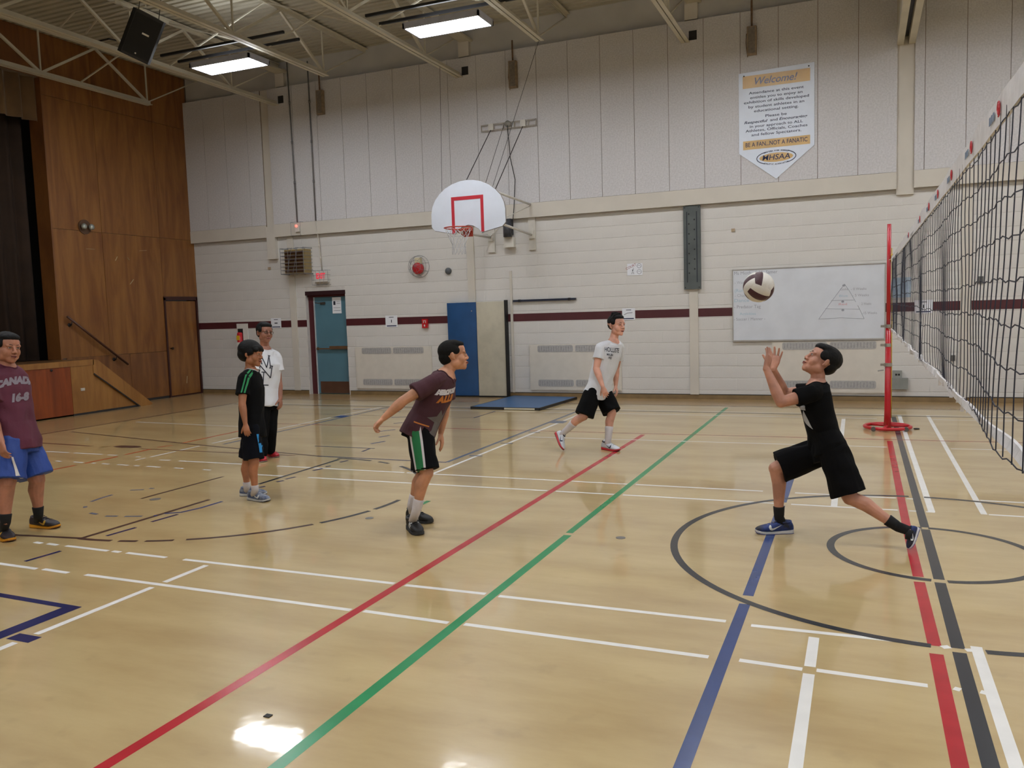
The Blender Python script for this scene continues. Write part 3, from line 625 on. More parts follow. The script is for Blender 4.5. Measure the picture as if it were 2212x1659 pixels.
# bell
t = wthing('alarm_bell', -8.17, 2.56, 'red alarm bell behind a round wire guard', 'bell')
mb = MB(); mb.smooth = True; mb.ell((0, -.09, 0), (.115, .05, .115), nu=24, nv=12); mb.cyl((0, -.08, 0), (0, -.02, 0), .11, 24); mb.build('gong', REDP, t)
MB().box(-.06, .06, -.08, 0, .08, .21).build('mechanism_box', M('cream_box', (204, 194, 160), .5), t)
mb = MB()
for r, y in ((.22, -.0), (.2, -.1), (.12, -.17)): mb.tube([(r*math.cos(a*PI/12), y, .04+r*math.sin(a*PI/12)) for a in range(24)], .0035, 5, closed=True)
for a in range(8):
    ca, sa = math.cos(a*PI/4+.3), math.sin(a*PI/4+.3); mb.tube([(.22*ca, 0, .04+.22*sa), (.2*ca, -.1, .04+.2*sa), (.12*ca, -.17, .04+.12*sa), (0, -.19, .04)], .003, 5)
mb.build('wire_guard', M('cage_wire', (0, 0, 0)), t)
t = wthing('wall_buzzer', -7.52, 2.48, 'small round dark grey buzzer right of the red bell', 'buzzer')
mb = MB(); mb.smooth = True; mb.cyl((0, 0, 0), (0, -.03, 0), .065, 20); mb.ell((0, -.03, 0), (.065, .035, .065), nu=20); mb.build('dome', M('buzzer_grey', (84, 88, 92), .5), t)
# papers
def paper(x0, x1, z0, z1, lab, kind=0, y=YB-.012):
    t = thing('paper_notice', ((x0+x1)/2, y, (z0+z1)/2), lab, 'notice'); w_, h_ = x1-x0, z1-z0
    MB().box(-w_/2, w_/2, -.002, 0, -h_/2, h_/2).build('sheet', PAPER, t)
    mb = MB(); mb.box(-w_*.4, w_*.4, -.003, -.002, -h_*.42, -h_*.33); mb.build('blue_band', NAVYINK, t)
    mb = MB(); mb.box(-w_*.2, w_*.2, -.003, -.002, h_*.33, h_*.38)
    if kind == 0: mb.box(-w_*.03, w_*.03, -.003, -.002, -h_*.1, h_*.15)
    elif kind == 1: mb.tube([(-w_*.35, -.004, -h_*.05), (-w_*.1, -.004, h_*.1), (w_*.3, -.004, h_*.12)], .004, 5)
    else: mb.box(-w_*.15, w_*.15, -.003, -.002, -.01, .012)
    mb.build('print', INK, t); return t
paper(-11.91, -11.64, 1.44, 1.66, 'white notice on the maroon stripe left of the teal door', 2); paper(-9.01, -8.73, 1.40, 1.64, 'white notice on the maroon stripe right of the teal door'); paper(-4.02, -3.78, 1.43, 1.64, 'white notice on the maroon stripe behind the boy in the white printed shirt', 1)
paper(.77, 1.03, 1.42, 1.63, 'white notice on the maroon stripe behind the volleyball net', 0)
t = thing('drawing_sheet', (-3.77, YB-.012, 2.335), 'white sheet with hand drawn balls beside the peg board', 'notice')
MB().box(-.14, .14, -.002, 0, -.105, .105).build('sheet', PAPER, t)
mb = MB()
for x, z in ((.08, .06), (.08, -.045)): mb.tube([(x+.04*math.cos(a*PI/8), -.003, z+.038*math.sin(a*PI/8)) for a in range(16)], .0025, 4, closed=True); mb.tube([(x-.03, -.003, z), (x, -.003, z+.01), (x+.03, -.003, z-.01)], .002, 4)
mb.tube([(-.06, -.003, -.08), (-.04, -.003, -.03), (-.02, -.003, -.08)], .004, 4); mb.ell((-.04, -.003, -.015), (.01, .002, .012)); mb.build('drawing', INK, t)
me = text_mesh('COURT', .06, M('red_ink', (150, 50, 60), .7)); inst('lettering', me, t, (-.07, -.003, .05), (PI/2, -.4, 0))
me = text_mesh('2', .045, INK); inst('lettering', me, t, (-.03, -.003, .01), (PI/2, 0, 0))
tag(MB().box(.45, .72, YB-.012, YB-.009, 1.68, 2.0).build('poster', M('pale_blue_poster', (176, 196, 216), .7, vary=.2, scale=12)), 'pale blue poster behind the end of the net', 'poster')
t = wthing('fire_alarm_pull', -8.08, 1.46, 'small red fire alarm pull box on the maroon stripe', 'fire alarm')
MB().box(-.06, .06, -.05, 0, -.09, .09).build('box', REDP, t)
mb = MB(); mb.box(-.035, .035, -.054, -.05, .05, .062); mb.box(-.03, -.018, -.054, -.05, .01, .06); mb.box(.018, .03, -.054, -.05, .01, .06); mb.box(-.012, .012, -.056, -.05, -.06, -.02); mb.build('handle', WHITE, t)
t = wthing('extinguisher_cabinet', -12.68, 1.25, 'recessed fire extinguisher beside the tall boy in glasses', 'extinguisher')
mb = MB(); mb.box(-.17, .13, -.02, 0, .2, .31); mb.box(.0, .13, -.02, 0, -.2, .2); mb.build('frame', WHITE, t)
MB().box(-.15, .0, -.015, .0, -.33, .2).build('recess', DARK, t)
mb = MB(); mb.smooth = True; mb.cyl((-.07, -.05, -.28), (-.07, -.05, .08), .06, 16); mb.ell((-.07, -.05, .08), (.06, .06, .05)); mb.build('cylinder', REDP, t)
MB().box(-.115, -.03, -.113, -.108, -.05, .05).build('yellow_label', M('yellow', (220, 180, 40), .5), t); MB().box(-.115, -.03, -.113, -.108, -.2, -.1).build('white_label', WHITE, t)
mb = MB(); mb.box(-.1, -.04, -.07, -.03, .12, .17); mb.build('valve', BLACK, t)
t = wthing('wall_rail', -5.52, 1.845, 'black horizontal rail above the maroon stripe', 'rail'); MB().box(-.63, .63, -.045, 0, -.018, .018).build('bar', M('navy_rail', (28, 34, 56), .4), t)
for x in (-.5, .5): MB().box(x-.02, x+.02, -.05, .0, -.024, .024).build('bracket', BLACK, t)
tag(MB().box(-6.215, -6.17, YB-.035, YB-.006, .09, 2.42).build('cable_channel', SMOOTH), 'narrow white cable channel up the wall beside the cream mat', 'cable channel')
# hanging wall mats
BLUEV = M('blue_vinyl', (34, 78, 128), .38, vary=.15, scale=3); CREAMV = M('cream_vinyl', (190, 184, 166), .45, vary=.12, scale=5)
t = wthing('wall_mat', -6.9, 0, 'folding gym mat hung on the wall, blue half and cream half', 'mat')
def matpanel(x0, x1, mat, lab):
    n, m = 10, 26; vs = []; fs = []
    for j in range(m+1):
        for i in range(n+1):
            u, v = i/n, j/m; x = x0+(x1-x0)*u; z = .03+1.82*v
            y = -.11-.012*math.sin(PI*u)+.012*noise.noise(Vector((x*2.4, z*1.1, 3.1)))-.02*max(0, v-.8)*math.sin(9*u+14*v)
            vs.append((x, y, z))
    for j in range(m):
        for i in range(n): a = j*(n+1)+i; fs.append((a, a+1, a+n+2, a+n+1))
    mb = MB(); mb.smooth = True; mb.add(vs, fs); mb.smooth = False; mb.box(x0, x1, -.1, 0, .02, 1.85)
    o = mb.build('mat_panel', mat, t); o['label'] = lab
matpanel(-.63, -.004, BLUEV, 'blue vinyl half'); matpanel(.004, .6, CREAMV, 'cream vinyl half')
MB().box(.6, .625, -.13, 0, .0, 1.87).build('edge_strip', BLACK, t); MB().box(-.63, .62, -.13, 0, 0, .025).build('edge_strip', BLACK, t)
mb = MB(); mb.smooth = True; mb.ell((-.09, -.13, 1.68), (.012, .006, .012)); mb.build('grommet', METAL, t)
# mat on the floor
t = thing('floor_mat', (-5.55, 13.7, 0), 'blue gym mat lying on the floor in front of the wall', 'mat')
q = [(-6.15, 14.62), (-4.84, 14.5), (-4.92, 12.78), (-6.18, 12.79)]
mb = MB(); mb.prism([(a+5.55, b_-13.7) for a, b_ in q], (0, 0, .008), (1, 0, 0), (0, 1, 0), (0, 0, 1), .035); mb.build('pad', M('floor_mat_blue', (52, 92, 136), .4, vary=.1), t)
mb = MB()
for i in range(4): a, b_ = q[i], q[(i+1) % 4]; mb.bar((a[0]+5.55, a[1]-13.7, .022), (b_[0]+5.55, b_[1]-13.7, .022), .02, .044)
mb.build('edge_binding', BLACK, t)
MB().box(.0, .55, -.935, -.928, .008, .036).build('cream_edge', CREAMV, t)
# peg board
t = wthing('peg_board', -2.735, 2.66, 'tall dark grey climbing peg board on the block wall', 'peg board')
MB().box(-.145, .145, -.06, 0, -.72, .72).build('board', M('slate_board', (84, 90, 90), .6, vary=.25, scale=3), t)
for x in (-.085, .085): MB().box(x-.008, x+.008, -.064, -.06, -.6, .62).build('groove', M('peg_groove', (44, 48, 58), .8), t)
for k in range(7):
    for x, dz in ((-.05, 0), (.045, .07)):
        mb = MB(); z = -.44+.17*k+dz
        if z < .62: mb.cyl((x, -.0615, z), (x, -.058, z), .014, 10); mb.build('peg_hole', BLACK, t)
for x in (-.12, .12):
    for z in (-.69, .69): mb = MB(); mb.cyl((x, -.066, z), (x, -.06, z), .011, 8); mb.build('bolt', BLACK, t)
# outlet boxes at right
t = wthing('electrical_box', .56, .31, 'grey electrical boxes low on the wall behind the red post', 'electrical box')
MB().box(-.11, .13, -.08, 0, -.1, .08).build('box', M('box_grey', (134, 136, 132), .5), t); MB().box(-.1, .04, -.06, 0, .08, .2).build('socket_box', M('box_grey2', (140, 142, 138), .5), t)
mb = MB(); mb.box(-.06, -.03, -.064, -.06, .12, .15); mb.box(-.02, .01, -.064, -.06, .12, .15); mb.build('socket', BLACK, t)
tag(MB().box(1.66, 1.73, YB-.03, YB-.007, 1.86, 1.97).build('socket_plate', M('dark_socket', (90, 88, 86), .5)), 'small dark socket plate above the stripe behind the net', 'outlet')
tag(MB().box(1.3, 1.36, YB-.03, YB-.007, .66, .75).build('socket_plate', M('dark_socket', (0, 0, 0))), 'small grey socket plate below the stripe behind the net', 'outlet')
# hanging heaters / old speakers on rusty pipes
for x, z0, z1, lab in ((-10.25, 5.79, 6.27, 'narrow brown box on a pipe near the stage corner'), (-5.97, 5.77, 6.25, 'narrow brown box on a pipe above the basketball hoop'), (-1.7, 5.75, 6.2, 'narrow brown box on a pipe above the white banner')):
    t = thing('wall_sound_box', (x, YP-.01, z0), lab, 'wall box', 'narrow boxes high on the wall')
    MB().box(-.075, .075, -.09, 0, 0, z1-z0).build('box', M('box_frame', (150, 130, 106), .7, vary=.3, scale=15), t)
    MB().box(-.055, .055, -.095, -.09, .02, z1-z0-.02).build('face', M('box_face', (124, 114, 104), .7, vary=.25, scale=20), t)
    MB().cyl((0, -.05, z1-z0), (0, -.05, 6.62-z0), .016, 8).build('pipe', SKINNY, t)
    mb = MB(); mb.tube([(-.085, -.05, z1-z0-.1), (-.095, -.05, .2), (-.07, -.05, -.03)], .006, 5); mb.build('cord', SKINNY, t)
# ================================================================ WHITEBOARD AND BANNER
def fit_text(body, x, z, width, height, mat, parent, y, shear=0.0, offset=0.0, name='lettering', rot=0.0):
    me = text_mesh(body, 1.0, mat, shear=shear, offset=offset)
    xs = [v.co.x for v in me.vertices]; ys = [v.co.y for v in me.vertices]
    w0 = max(xs)-min(xs); cx = (max(xs)+min(xs))/2; sx = width/w0
    for v in me.vertices: v.co.x = (v.co.x-cx)*sx; v.co.y *= height/0.7
    o = bpy.data.objects.new(name, me); C.objects.link(o); o.parent = parent; o.location = Vector((x, y, z))-Vector(parent.location); o.rotation_euler = (PI/2, -rot, 0)
    return o
t = thing('whiteboard', (-.855, YB-.01, 1.635), 'long whiteboard with faint handwriting and a pyramid sketch', 'whiteboard')
MB().box(-1.19, 1.19, -.02, 0, -.6, .6).build('board', M('whiteboard_face', (206, 210, 218), .3, vary=.07, scale=3), t)
mb = MB(); mb.box(-1.205, 1.205, -.03, 0, .598, .612); mb.box(-1.205, -1.19, -.03, 0, -.61, .61); mb.box(1.19, 1.205, -.03, 0, -.61, .61); mb.box(-1.205, 1.205, -.04, 0, -.625, -.6); mb.build('frame', M('board_frame', (170, 166, 160), .4, metal=.3), t)
YW = YB-.0312
FA = M('faint_marker', (164, 168, 180), .6); FBL = M('faint_blue', (160, 188, 204), .6); FG = M('grey_marker', (150, 152, 164), .6); FR = M('faint_red', (206, 150, 160), .6)
def bx(px): return -2.05+(px-140)/1955*2.39
def bz(px, py):
    top = 130-(px-135)*85/1960; bot = 1050-(px-150)*30/1960
    return 2.235-(py-top)/(bot-top)*1.2
for body, px0, px1, py, h, m in (('Ms Mioth   & My Samer', 160, 740, 160, .055, FG), ('- Warm', 165, 330, 290, .05, FA), ('(Run)', 165, 300, 395, .055, FBL), ('- Chas', 165, 310, 460, .05, FA), ('Dance', 160, 360, 525, .055, FBL), ('- Predator Tag', 155, 515, 608, .055, FG),
        ('Activities', 230, 450, 700, .045, FBL), ('- Soccer / Manner -', 150, 575, 770, .05, FG), ('- 0 Weeks', 1680, 1870, 375, .04, FG), ('- 5 Weeks', 1700, 1900, 458, .04, FG), ('2 Weeks', 1810, 1930, 570, .04, FG), ('-15 Weeks', 1820, 2000, 690, .04, FG), ('Gold', 1545, 1640, 380, .035, FG), ('Blue', 1535, 1640, 465, .035, FBL), ('Red', 1530, 1630, 575, .035, FR)):
    fit_text(body, bx((px0+px1)/2), bz((px0+px1)/2, py), (px1-px0)/1955*2.39, h, m, t, YW)
mb = MB()
def stroke(*pp):
    L_ = Vector(t.location); mb.tube([Vector((bx(a), YW, bz(a, b_)))-L_ for a, b_ in pp], .0032, 4)
stroke((1600, 310), (1500, 450), (1400, 590), (1275, 770)); stroke((1600, 310), (1660, 400), (1740, 545)); stroke((1765, 590), (1845, 765)); stroke((1275, 770), (1560, 752), (1845, 765)); stroke((1430, 525), (1720, 520)); stroke((1360, 632), (1790, 640))
mb.build('pyramid_sketch', FA, t)
mb = MB()
for a, b_ in ((1590, 330), (1578, 540), (1580, 652)): mb.ell(Vector((bx(a), YW, bz(a, b_)))-Vector(t.location), (.022, .002, .018))
mb.build('dot_marks', FG, t)
# banner
t = thing('welcome_banner', (-1.325, YP-.005, 4.6), 'white pointed welcome banner with gold bands', 'banner')
mb = MB(); mb.prism([(-.595, .88), (-.595, -.43), (0, -.89), (.595, -.40), (.595, .91)], (0, 0, 0), (1, 0, 0), (0, 0, 1), (0, -1, 0), .012); mb.build('board', M('banner_white', (214, 222, 236), .45, vary=.03), t)
GOLD = M('banner_gold', (206, 170, 112), .35, vary=.15, scale=3); YF_ = YP-.0185; BZ = lambda y: 5.5-(y-115)/824
NB = M('banner_ink', (48, 56, 88), .6)
def gband(y0, y1, x0=-.53, x1=.53): MB().box(x0, x1, -.0145, -.012, BZ(y1)-4.6, BZ(y0)-4.6).build('gold_band', GOLD, t)
gband(175, 340); gband(1048, 1165)
fit_text('Welcome!', -1.325, BZ(262), .67, .115, M('banner_grey', (122, 128, 148), .5), t, YP-.0215, shear=.3, offset=.01)
for body, y, w_ in (('Attendance at this event', 410, 735), ('entitles you to enjoy an', 472, 700), ('exhibition of skills developed', 532, 870), ('by student athletes in an', 595, 745), ('educational setting.', 655, 595), ('Please be', 735, 285),
        ('in your approach to ALL', 858, 710), ('Athletes, Officials, Coaches', 915, 830), ('and fellow Spectators.', 973, 670)):
    fit_text(body, -1.325, BZ(y), w_/848, .042, NB, t, YF_, offset=.012)
fit_text('Respectful', -1.325-.322, BZ(800), .375, .042, NB, t, YF_, offset=.02, shear=.25); fit_text('and', -1.325-.035, BZ(797), .12, .042, NB, t, YF_, offset=.012); fit_text('Encouraging', -1.325+.27, BZ(795), .44, .042, NB, t, YF_, offset=.02, shear=.25)
fit_text('BE A FAN...NOT A FANATIC', -1.325, BZ(1105), .98, .07, NB, t, YP-.0215, offset=.008)
mb = MB(); mb.ell((0, -.0135, BZ(1300)-4.6), (.27, .002, .075), nu=32); mb.build('logo_oval', GOLD, t)
mb = MB()
for a0, a1 in ((125, 235), (-55, 55)):
    mb.tube([(.31*math.cos(a*D2R), -.0145, BZ(1300)-4.6+.115*math.sin(a*D2R)) for a in range(a0, a1+1, 5)], .006, 5)
mb.build('logo_ring', NB, t)
fit_text('MHSAA', -1.325, BZ(1300), .44, .085, NAVYINK, t, YP-.0215, shear=.15, offset=.008)
def arctext(body, r1, r2, a0, a1, zc, h, flip):
    n = len(body)
    for i, ch in enumerate(body):
        if ch == ' ': continue
        a = (a0+(a1-a0)*i/(n-1))*D2R
        me = text_mesh(ch, h/.7, NB, offset=.0015); s_ = 1 if not flip else -1
        tx, tz = -r1*math.sin(a), r2*math.cos(a); ang = math.atan2(tz, tx)+PI if not flip else math.atan2(tz, tx)
        inst('lettering', me, t, (r1*math.cos(a), -.0155, zc+r2*math.sin(a)), (PI/2, -(ang) if not flip else -ang, 0))
arctext('MANITOBA HIGH SCHOOLS', .30, .108, 128, 52, BZ(1300)-4.6, .02, False)
arctext('ATHLETIC ASSOCIATION', .30, .112, 232, 308, BZ(1300)-4.6, .02, True)
for x, z in ((-.51, .83), (.51, .86)): mb = MB(); mb.cyl((x, -.016, z), (x, -.012, z), .012, 10); mb.build('screw', BLACK, t)
# ================================================================ BASKETBALL HOOP
H0 = Vector((-6.145, 12.85, 3.05))
t = thing('basketball_hoop', H0, 'white fan shaped basketball backboard with orange rim and net', 'basketball hoop')
fan = [(-.69, .3), (-.69, .08), (-.63, .02), (-.25, -.06), (-.2, .0), (-.1, .06), (0, .08), (.1, .06), (.2, .0), (.25, -.06), (.63, .02), (.69, .08), (.69, .3), (.665, .42), (.61, .53), (.52, .63), (.40, .72), (.27, .78), (.13, .815), (0, .825), (-.13, .815), (-.27, .78), (-.40, .72), (-.52, .63), (-.61, .53), (-.665, .42)]
mb = MB(); mb.prism(fan, (0, .04, 0), (1, 0, 0), (0, 0, 1), (0, -1, 0), .04); mb.build('backboard', M('backboard_white', (208, 214, 226), .35, vary=.05, scale=4), t)
mb = MB(); mb.tube([(a, .02, b_) for a, b_ in fan], .008, 6, closed=True); mb.build('backboard_edge', M('edge_grey', (120, 110, 100), .5), t)
mb = MB(); mb.box(-.30, -.245, -.003, 0, -.05, .56); mb.box(.245, .30, -.003, 0, -.05, .56); mb.box(-.245, .245, -.003, 0, .5, .56); mb.build('target_square', M('target_red', (186, 38, 52), .4), t)
RIM = M('rim_orange', (176, 60, 40), .4); rc = Vector((0, -.38, 0))
mb = MB(); mb.smooth = True; mb.tube([rc+Vector((.228*math.cos(a*PI/16), .228*math.sin(a*PI/16), 0)) for a in range(32)], .010, 8, closed=True); mb.build('rim', RIM, t)
mb = MB(); mb.box(-.09, .09, -.16, .0, -.03, -.0); mb.box(-.09, .09, -.01, 0, -.12, .03); mb.bar((-.08, -.02, -.1), (-.12, -.25, -.01), .012, .012); mb.bar((.08, -.02, -.1), (.12, -.25, -.01), .012, .012); mb.build('rim_bracket', RIM, t)
mb = MB()
for k in range(12):
    for s_ in (1, -1):
        pp = []
        for j in range(9):
            f_ = j/8; a = 2*PI*k/12+s_*PI/12*j*.75; r = .222*(1-f_)**1.2+.105+(-.105+.12*f_ if f_ > .99 else 0)*0
            r = .222-.115*min(1, f_*1.6)+.02*max(0, f_-.7)
            pp.append(rc+Vector((r*math.cos(a), r*math.sin(a), -.01-.42*f_)))
        mb.tube(pp, .0035, 4)
mb.build('net', M('hoop_net_cord', (196, 196, 200), .8, vary=.3, scale=8), t)
PT = M('white_pipe', (206, 202, 194), .4)
mb = MB(); mb.smooth = True
WY = YB-.06-H0.y
for s_ in (-1, 1):
    mb.tube([(s_*.5, .06, .6), (s_*.42, WY, .58)], .022, 8); mb.tube([(s_*.6, .06, .06), (s_*.42, WY, .02)], .022, 8)
    mb.tube([(s_*.5, .06, .6), (s_*.5, .06, .06)], .016, 8)
    mb.tube([(s_*.5, .06, .1), (s_*.42, WY, .56)], .006, 6)
mb.tube([(-.5, .06, .6), (.5, .06, .6)], .02, 8); mb.tube([(-.6, .06, .06), (.6, .06, .06)], .02, 8); mb.tube([(-.42, WY, .04), (.6, .06, .04)], .006, 6)
mb.build('support_frame', PT, t)
for s_ in (-1, 1):
    mb = MB(); mb.box(s_*.42-.07, s_*.42+.07, WY+.02, WY+.08, -.26, .86); mb.box(s_*.42-.05, s_*.42+.05, WY-.02, WY+.02, .5, .66); mb.box(s_*.42-.05, s_*.42+.05, WY-.02, WY+.02, -.05, .1); mb.build('wall_plate', PT, t)
tr = thing('hoop_hanger_rail', (-6.1, YP-.04, 5.11), 'horizontal steel rail with pulleys above the basketball hoop', 'rail')
mb = MB(); mb.box(-.56, .56, -.02, .0, .045, .06); mb.box(-.56, .56, -.02, 0, -.06, -.045); mb.box(-.56, -.545, -.02, 0, -.06, .06); mb.box(.545, .56, -.02, 0, -.06, .06)
for x in (-.3, -.1, .12, .4): mb.box(x-.008, x+.008, -.02, 0, -.06, .06)
mb.build('rail_frame', M('rail_grey', (168, 160, 150), .6), tr)
for x in (-.35, .3): MB().box(x-.05, x+.05, -.035, 0, -.06, .06).build('bracket', PT, tr)
mb = MB(); mb.smooth = True; mb.cyl((0, -.05, .02), (0, -.02, .02), .06, 16); mb.build('pulley', M('pulley_grey', (140, 136, 128), .5), tr)
def wire(name, pts, r, lab, mat=BLACK): return tag(MB().tube(pts, r, 5).build(name, mat), lab, 'cable', 'cables holding the basketball hoop')
wire('cable', [(-6.45, YP-.08, 5.05), H0+Vector((-.05, .06, .8))], .008, 'thick dark cable from the rail to the top of the backboard')
wire('cable', [(-5.8, YP-.08, 5.05), H0+Vector((.5, .06, .64))], .008, 'thick dark cable from the rail to the right edge of the backboard')
wire('cable', [(-6.18, YP-.08, 5.11), H0+Vector((.32, .06, .74))], .0045, 'thin dark cable from the pulley to the backboard')
wire('cable', [(-4.97, 13.35, 6.1), H0+Vector((.45, .06, .68))], .004, 'thin cable from the joist end down to the backboard')
wire('cable', [(-7.1, 13.9, 6.13), H0+Vector((-.5, .06, .64))], .0035, 'thin cable at left from the joist to the backboard')
wire('winch_cord', [(-6.1, YP-.09, 5.1), (-6.07, YP-.07, 4.5), (-5.99, YP-.06, 4.1), (-6.03, YP-.06, 3.6), (-6.05, YP-.07, 3.4), (-6.1, YB-.12, 3.12)], .008, 'dark winch cord hanging down the wall behind the backboard')
t = wthing('hoop_winch', -6.17, 3.05, 'dark winch motor above a small white box behind the hoop', 'winch')
mb = MB(); mb.smooth = True; mb.cyl((0, -.16, .0), (0, -.16, .3), .08, 14); mb.smooth = False; mb.box(-.06, .06, -.15, 0, .05, .34); mb.build('motor', M('winch_dark', (66, 68, 76), .5, vary=.4, scale=14), t)
MB().box(-.1, .1, -.12, 0, -.19, -.0).build('box', PT, t)
# ================================================================ VOLLEYBALL POST, NET, BALL
PXp, PYp = .31, 11.6
RPOST = M('post_red', (182, 24, 36), .3, vary=.08)
def post(y, lab):
    t = thing('volleyball_post', (PXp, y, 0), lab, 'net post', 'volleyball posts')
    mb = MB(); mb.smooth = True; mb.tube([(.27*math.cos(a*PI/20), .27*math.sin(a*PI/20), .035) for a in range(40)], .022, 8, closed=True); mb.build('base_ring', RPOST, t)
    mb = MB(); mb.smooth = True
    for a in (.3, 2.4, 4.5): mb.tube([(0, 0, .05), (.27*math.cos(a), .27*math.sin(a), .035)], .018, 8)
    mb.build('base_spokes', RPOST, t)
    mb = MB(); mb.smooth = True; mb.tube([(0, 0, .0), (0, 0, .25), (0, 0, 1.3)], [.046, .038, .033], 16); mb.build('lower_tube', RPOST, t)
    mb = MB(); mb.smooth = True; mb.tube([(0, 0, 1.3), (0, 0, 2.6)], .024, 14); mb.build('upper_tube', RPOST, t)
    for z, r in ((1.32, .042), (1.08, .04), (.83, .05)):
        mb = MB(); mb.cyl((0, 0, z-.022), (0, 0, z+.022), r, 14); mb.box(-.09, -.04, -.015, .015, z-.015, z+.015); mb.build('collar', M('clamp_metal', (168, 164, 156), .35, metal=.6), t)
    mb = MB(); mb.tube([(-.05, 0, .76), (-.12, 0, .75)], .008, 6); mb.build('crank', METAL, t)
    for a in (-2.2, -.75): mb = MB(); mb.cyl((.285*math.cos(a), .285*math.sin(a)-.02, .03), (.285*math.cos(a), .285*math.sin(a)+.02, .03), .03, 12); mb.build('wheel', M('wheel_grey', (90, 84, 80), .5), t)
    mb = MB(); mb.smooth = True; mb.tube([(.042, -.01, .15), (.04, -.01, 1.3), (.032, -.01, 2.3)], .006, 6); mb.build('tension_cord', M('yellow_cord', (206, 170, 60), .6), t)
    mb = MB(); mb.cyl((.02, -.03, 2.2), (.05, -.03, 2.2), .025, 10); mb.cyl((.02, -.03, 2.14), (.05, -.03, 2.14), .02, 10); mb.build('pulley', M('brass', (190, 160, 80), .4, metal=.5), t)
    return t
post(PYp, 'red volleyball post standing on a round red base'); post(.95, 'red volleyball post beside the camera, outside the picture')
NX = .335; NY0, NY1 = 1.45, 11.35; NZT = 2.185; NZB = 1.285
CORD = M('net_cord', (30, 34, 52), .7); TAPEW = M('net_tape', (214, 212, 214), .6, vary=.12, scale=14, bump=.5, bscale=30)
net = thing('volleyball_net', (NX, NY0, 0), 'black volleyball net with a white top tape receding to the red post', 'volleyball net')
def ztop(y): return NZT+.012*math.sin((y-NY0)/(NY1-NY0)*PI)*-1+.00
def wob(y, z):
    return .012*noise.noise(Vector((y*1.3, z*3, 1.7))), .03*noise.noise(Vector((y*.9, z*4, 9.2)))
rows = [NZT-.085-.1*k for k in range(9)]; rows[-1] = NZB+.01
def npos(y, k, f_=0.0):
    z = rows[k]+(rows[min(k+1, 8)]-rows[k])*f_ if k < 8 else rows[8]
    wx_, wz_ = wob(y, z); sway = .03*noise.noise(Vector((y*1.1, 5.5, 2)))*(z-NZT)*2.2
    return Vector((wx_+sway, y-NY0+.010*noise.noise(Vector((y*2.1, z*5, 4)))*(NZT-z)*1.6, z+wz_*.5))
ys = [NY0+.1*i for i in range(int((NY1-NY0)/.1)+1)]
for y in ys:
    pp = []
    for k in range(8):
        for f_ in (0, .5): pp.append(npos(y, k, f_))
    pp.append(npos(y, 8)); pp[0].z = NZT-.05
    MB().tube(pp, .0017, 3).build('vertical_cord', CORD, net)
for k in range(0, 9):
    MB().tube([npos(ys[0]+.05*i, k)+Vector((0, 0, .004*math.sin(i*2.1)+.004*math.sin(i*.7))) for i in range(int((ys[-1]-ys[0])/.05)+1)], .0019, 3).build('horizontal_cord', CORD, net)
def strip(name, mat, z0, z1, amp, x=0.0, tw=0.0):
    n = 99; vs = []; fs = []
    for i in range(n+1):
        y = (NY1-NY0)*i/n; a = amp*noise.noise(Vector((y*3, z0, 0))); tt = tw*noise.noise(Vector((y*1.7, 3, 3)))
        vs += [(x-.004+a, y, z0+a*.5+tt*.3), (x-.004-a+tt, y, z1+a), (x+.004-a+tt, y, z1+a), (x+.004+a, y, z0+a*.5+tt*.3)]
    for i in range(n):
        for j in range(4): a = 4*i+j; b_ = 4*i+(j+1) % 4; fs.append((a, b_, b_+4, a+4))
    mb = MB(); mb.add(vs, fs); return mb.build(name, mat, net)
strip('top_tape', TAPEW, NZT-.075, NZT, .006); strip('bottom_tape', TAPEW, NZB-.01, NZB+.018, .006, tw=.02)
mb = MB()
for i in range(60):
    y = 3.2+i*.13+.04*math.sin(i*3.3); mb.bar((-.0, y-NY0, NZB+.02), (-.004, y-NY0+.012*math.sin(i), NZB-.02-.012*math.sin(i*1.7)), .012, .003)
mb.build('tie_tabs', TAPEW, net)
for (px, py) in ((2165, 230), (2104, 315), (2060, 372), (2030, 409), (2010, 442), (1990, 468), (1965, 500)):
    d = RX*((px-1106.0)/FPX)+RD*((py-829.5)/FPX)+RF; y = d.y*(NX/d.x)-NY0
    mb = MB()
    for r in (.008, .014, .020): mb.tube([(-.0085, y+r*math.cos(a*PI/6), NZT-.038+r*math.sin(a*PI/6)) for a in range(10 if r > .015 else 12)], .002, 4, closed=(r < .015))
    mb.build('tape_emblem', M('emblem_red', (206, 60, 72), .6), net)
    mb = MB()
    for k in range(3): mb.box(-.0085, -.007, y+.09+.035*k, y+.11+.035*k, NZT-.05, NZT-.028)
    mb.build('tape_print', M('tape_blue', (120, 136, 160), .6), net)
for z in (NZT-.03, NZB): MB().tube([(0, NY1-NY0, z), (PXp-NX, PYp-NY0, z)], .004, 5).build('guy_rope', M('rope_cream', (200, 190, 150), .7), net)
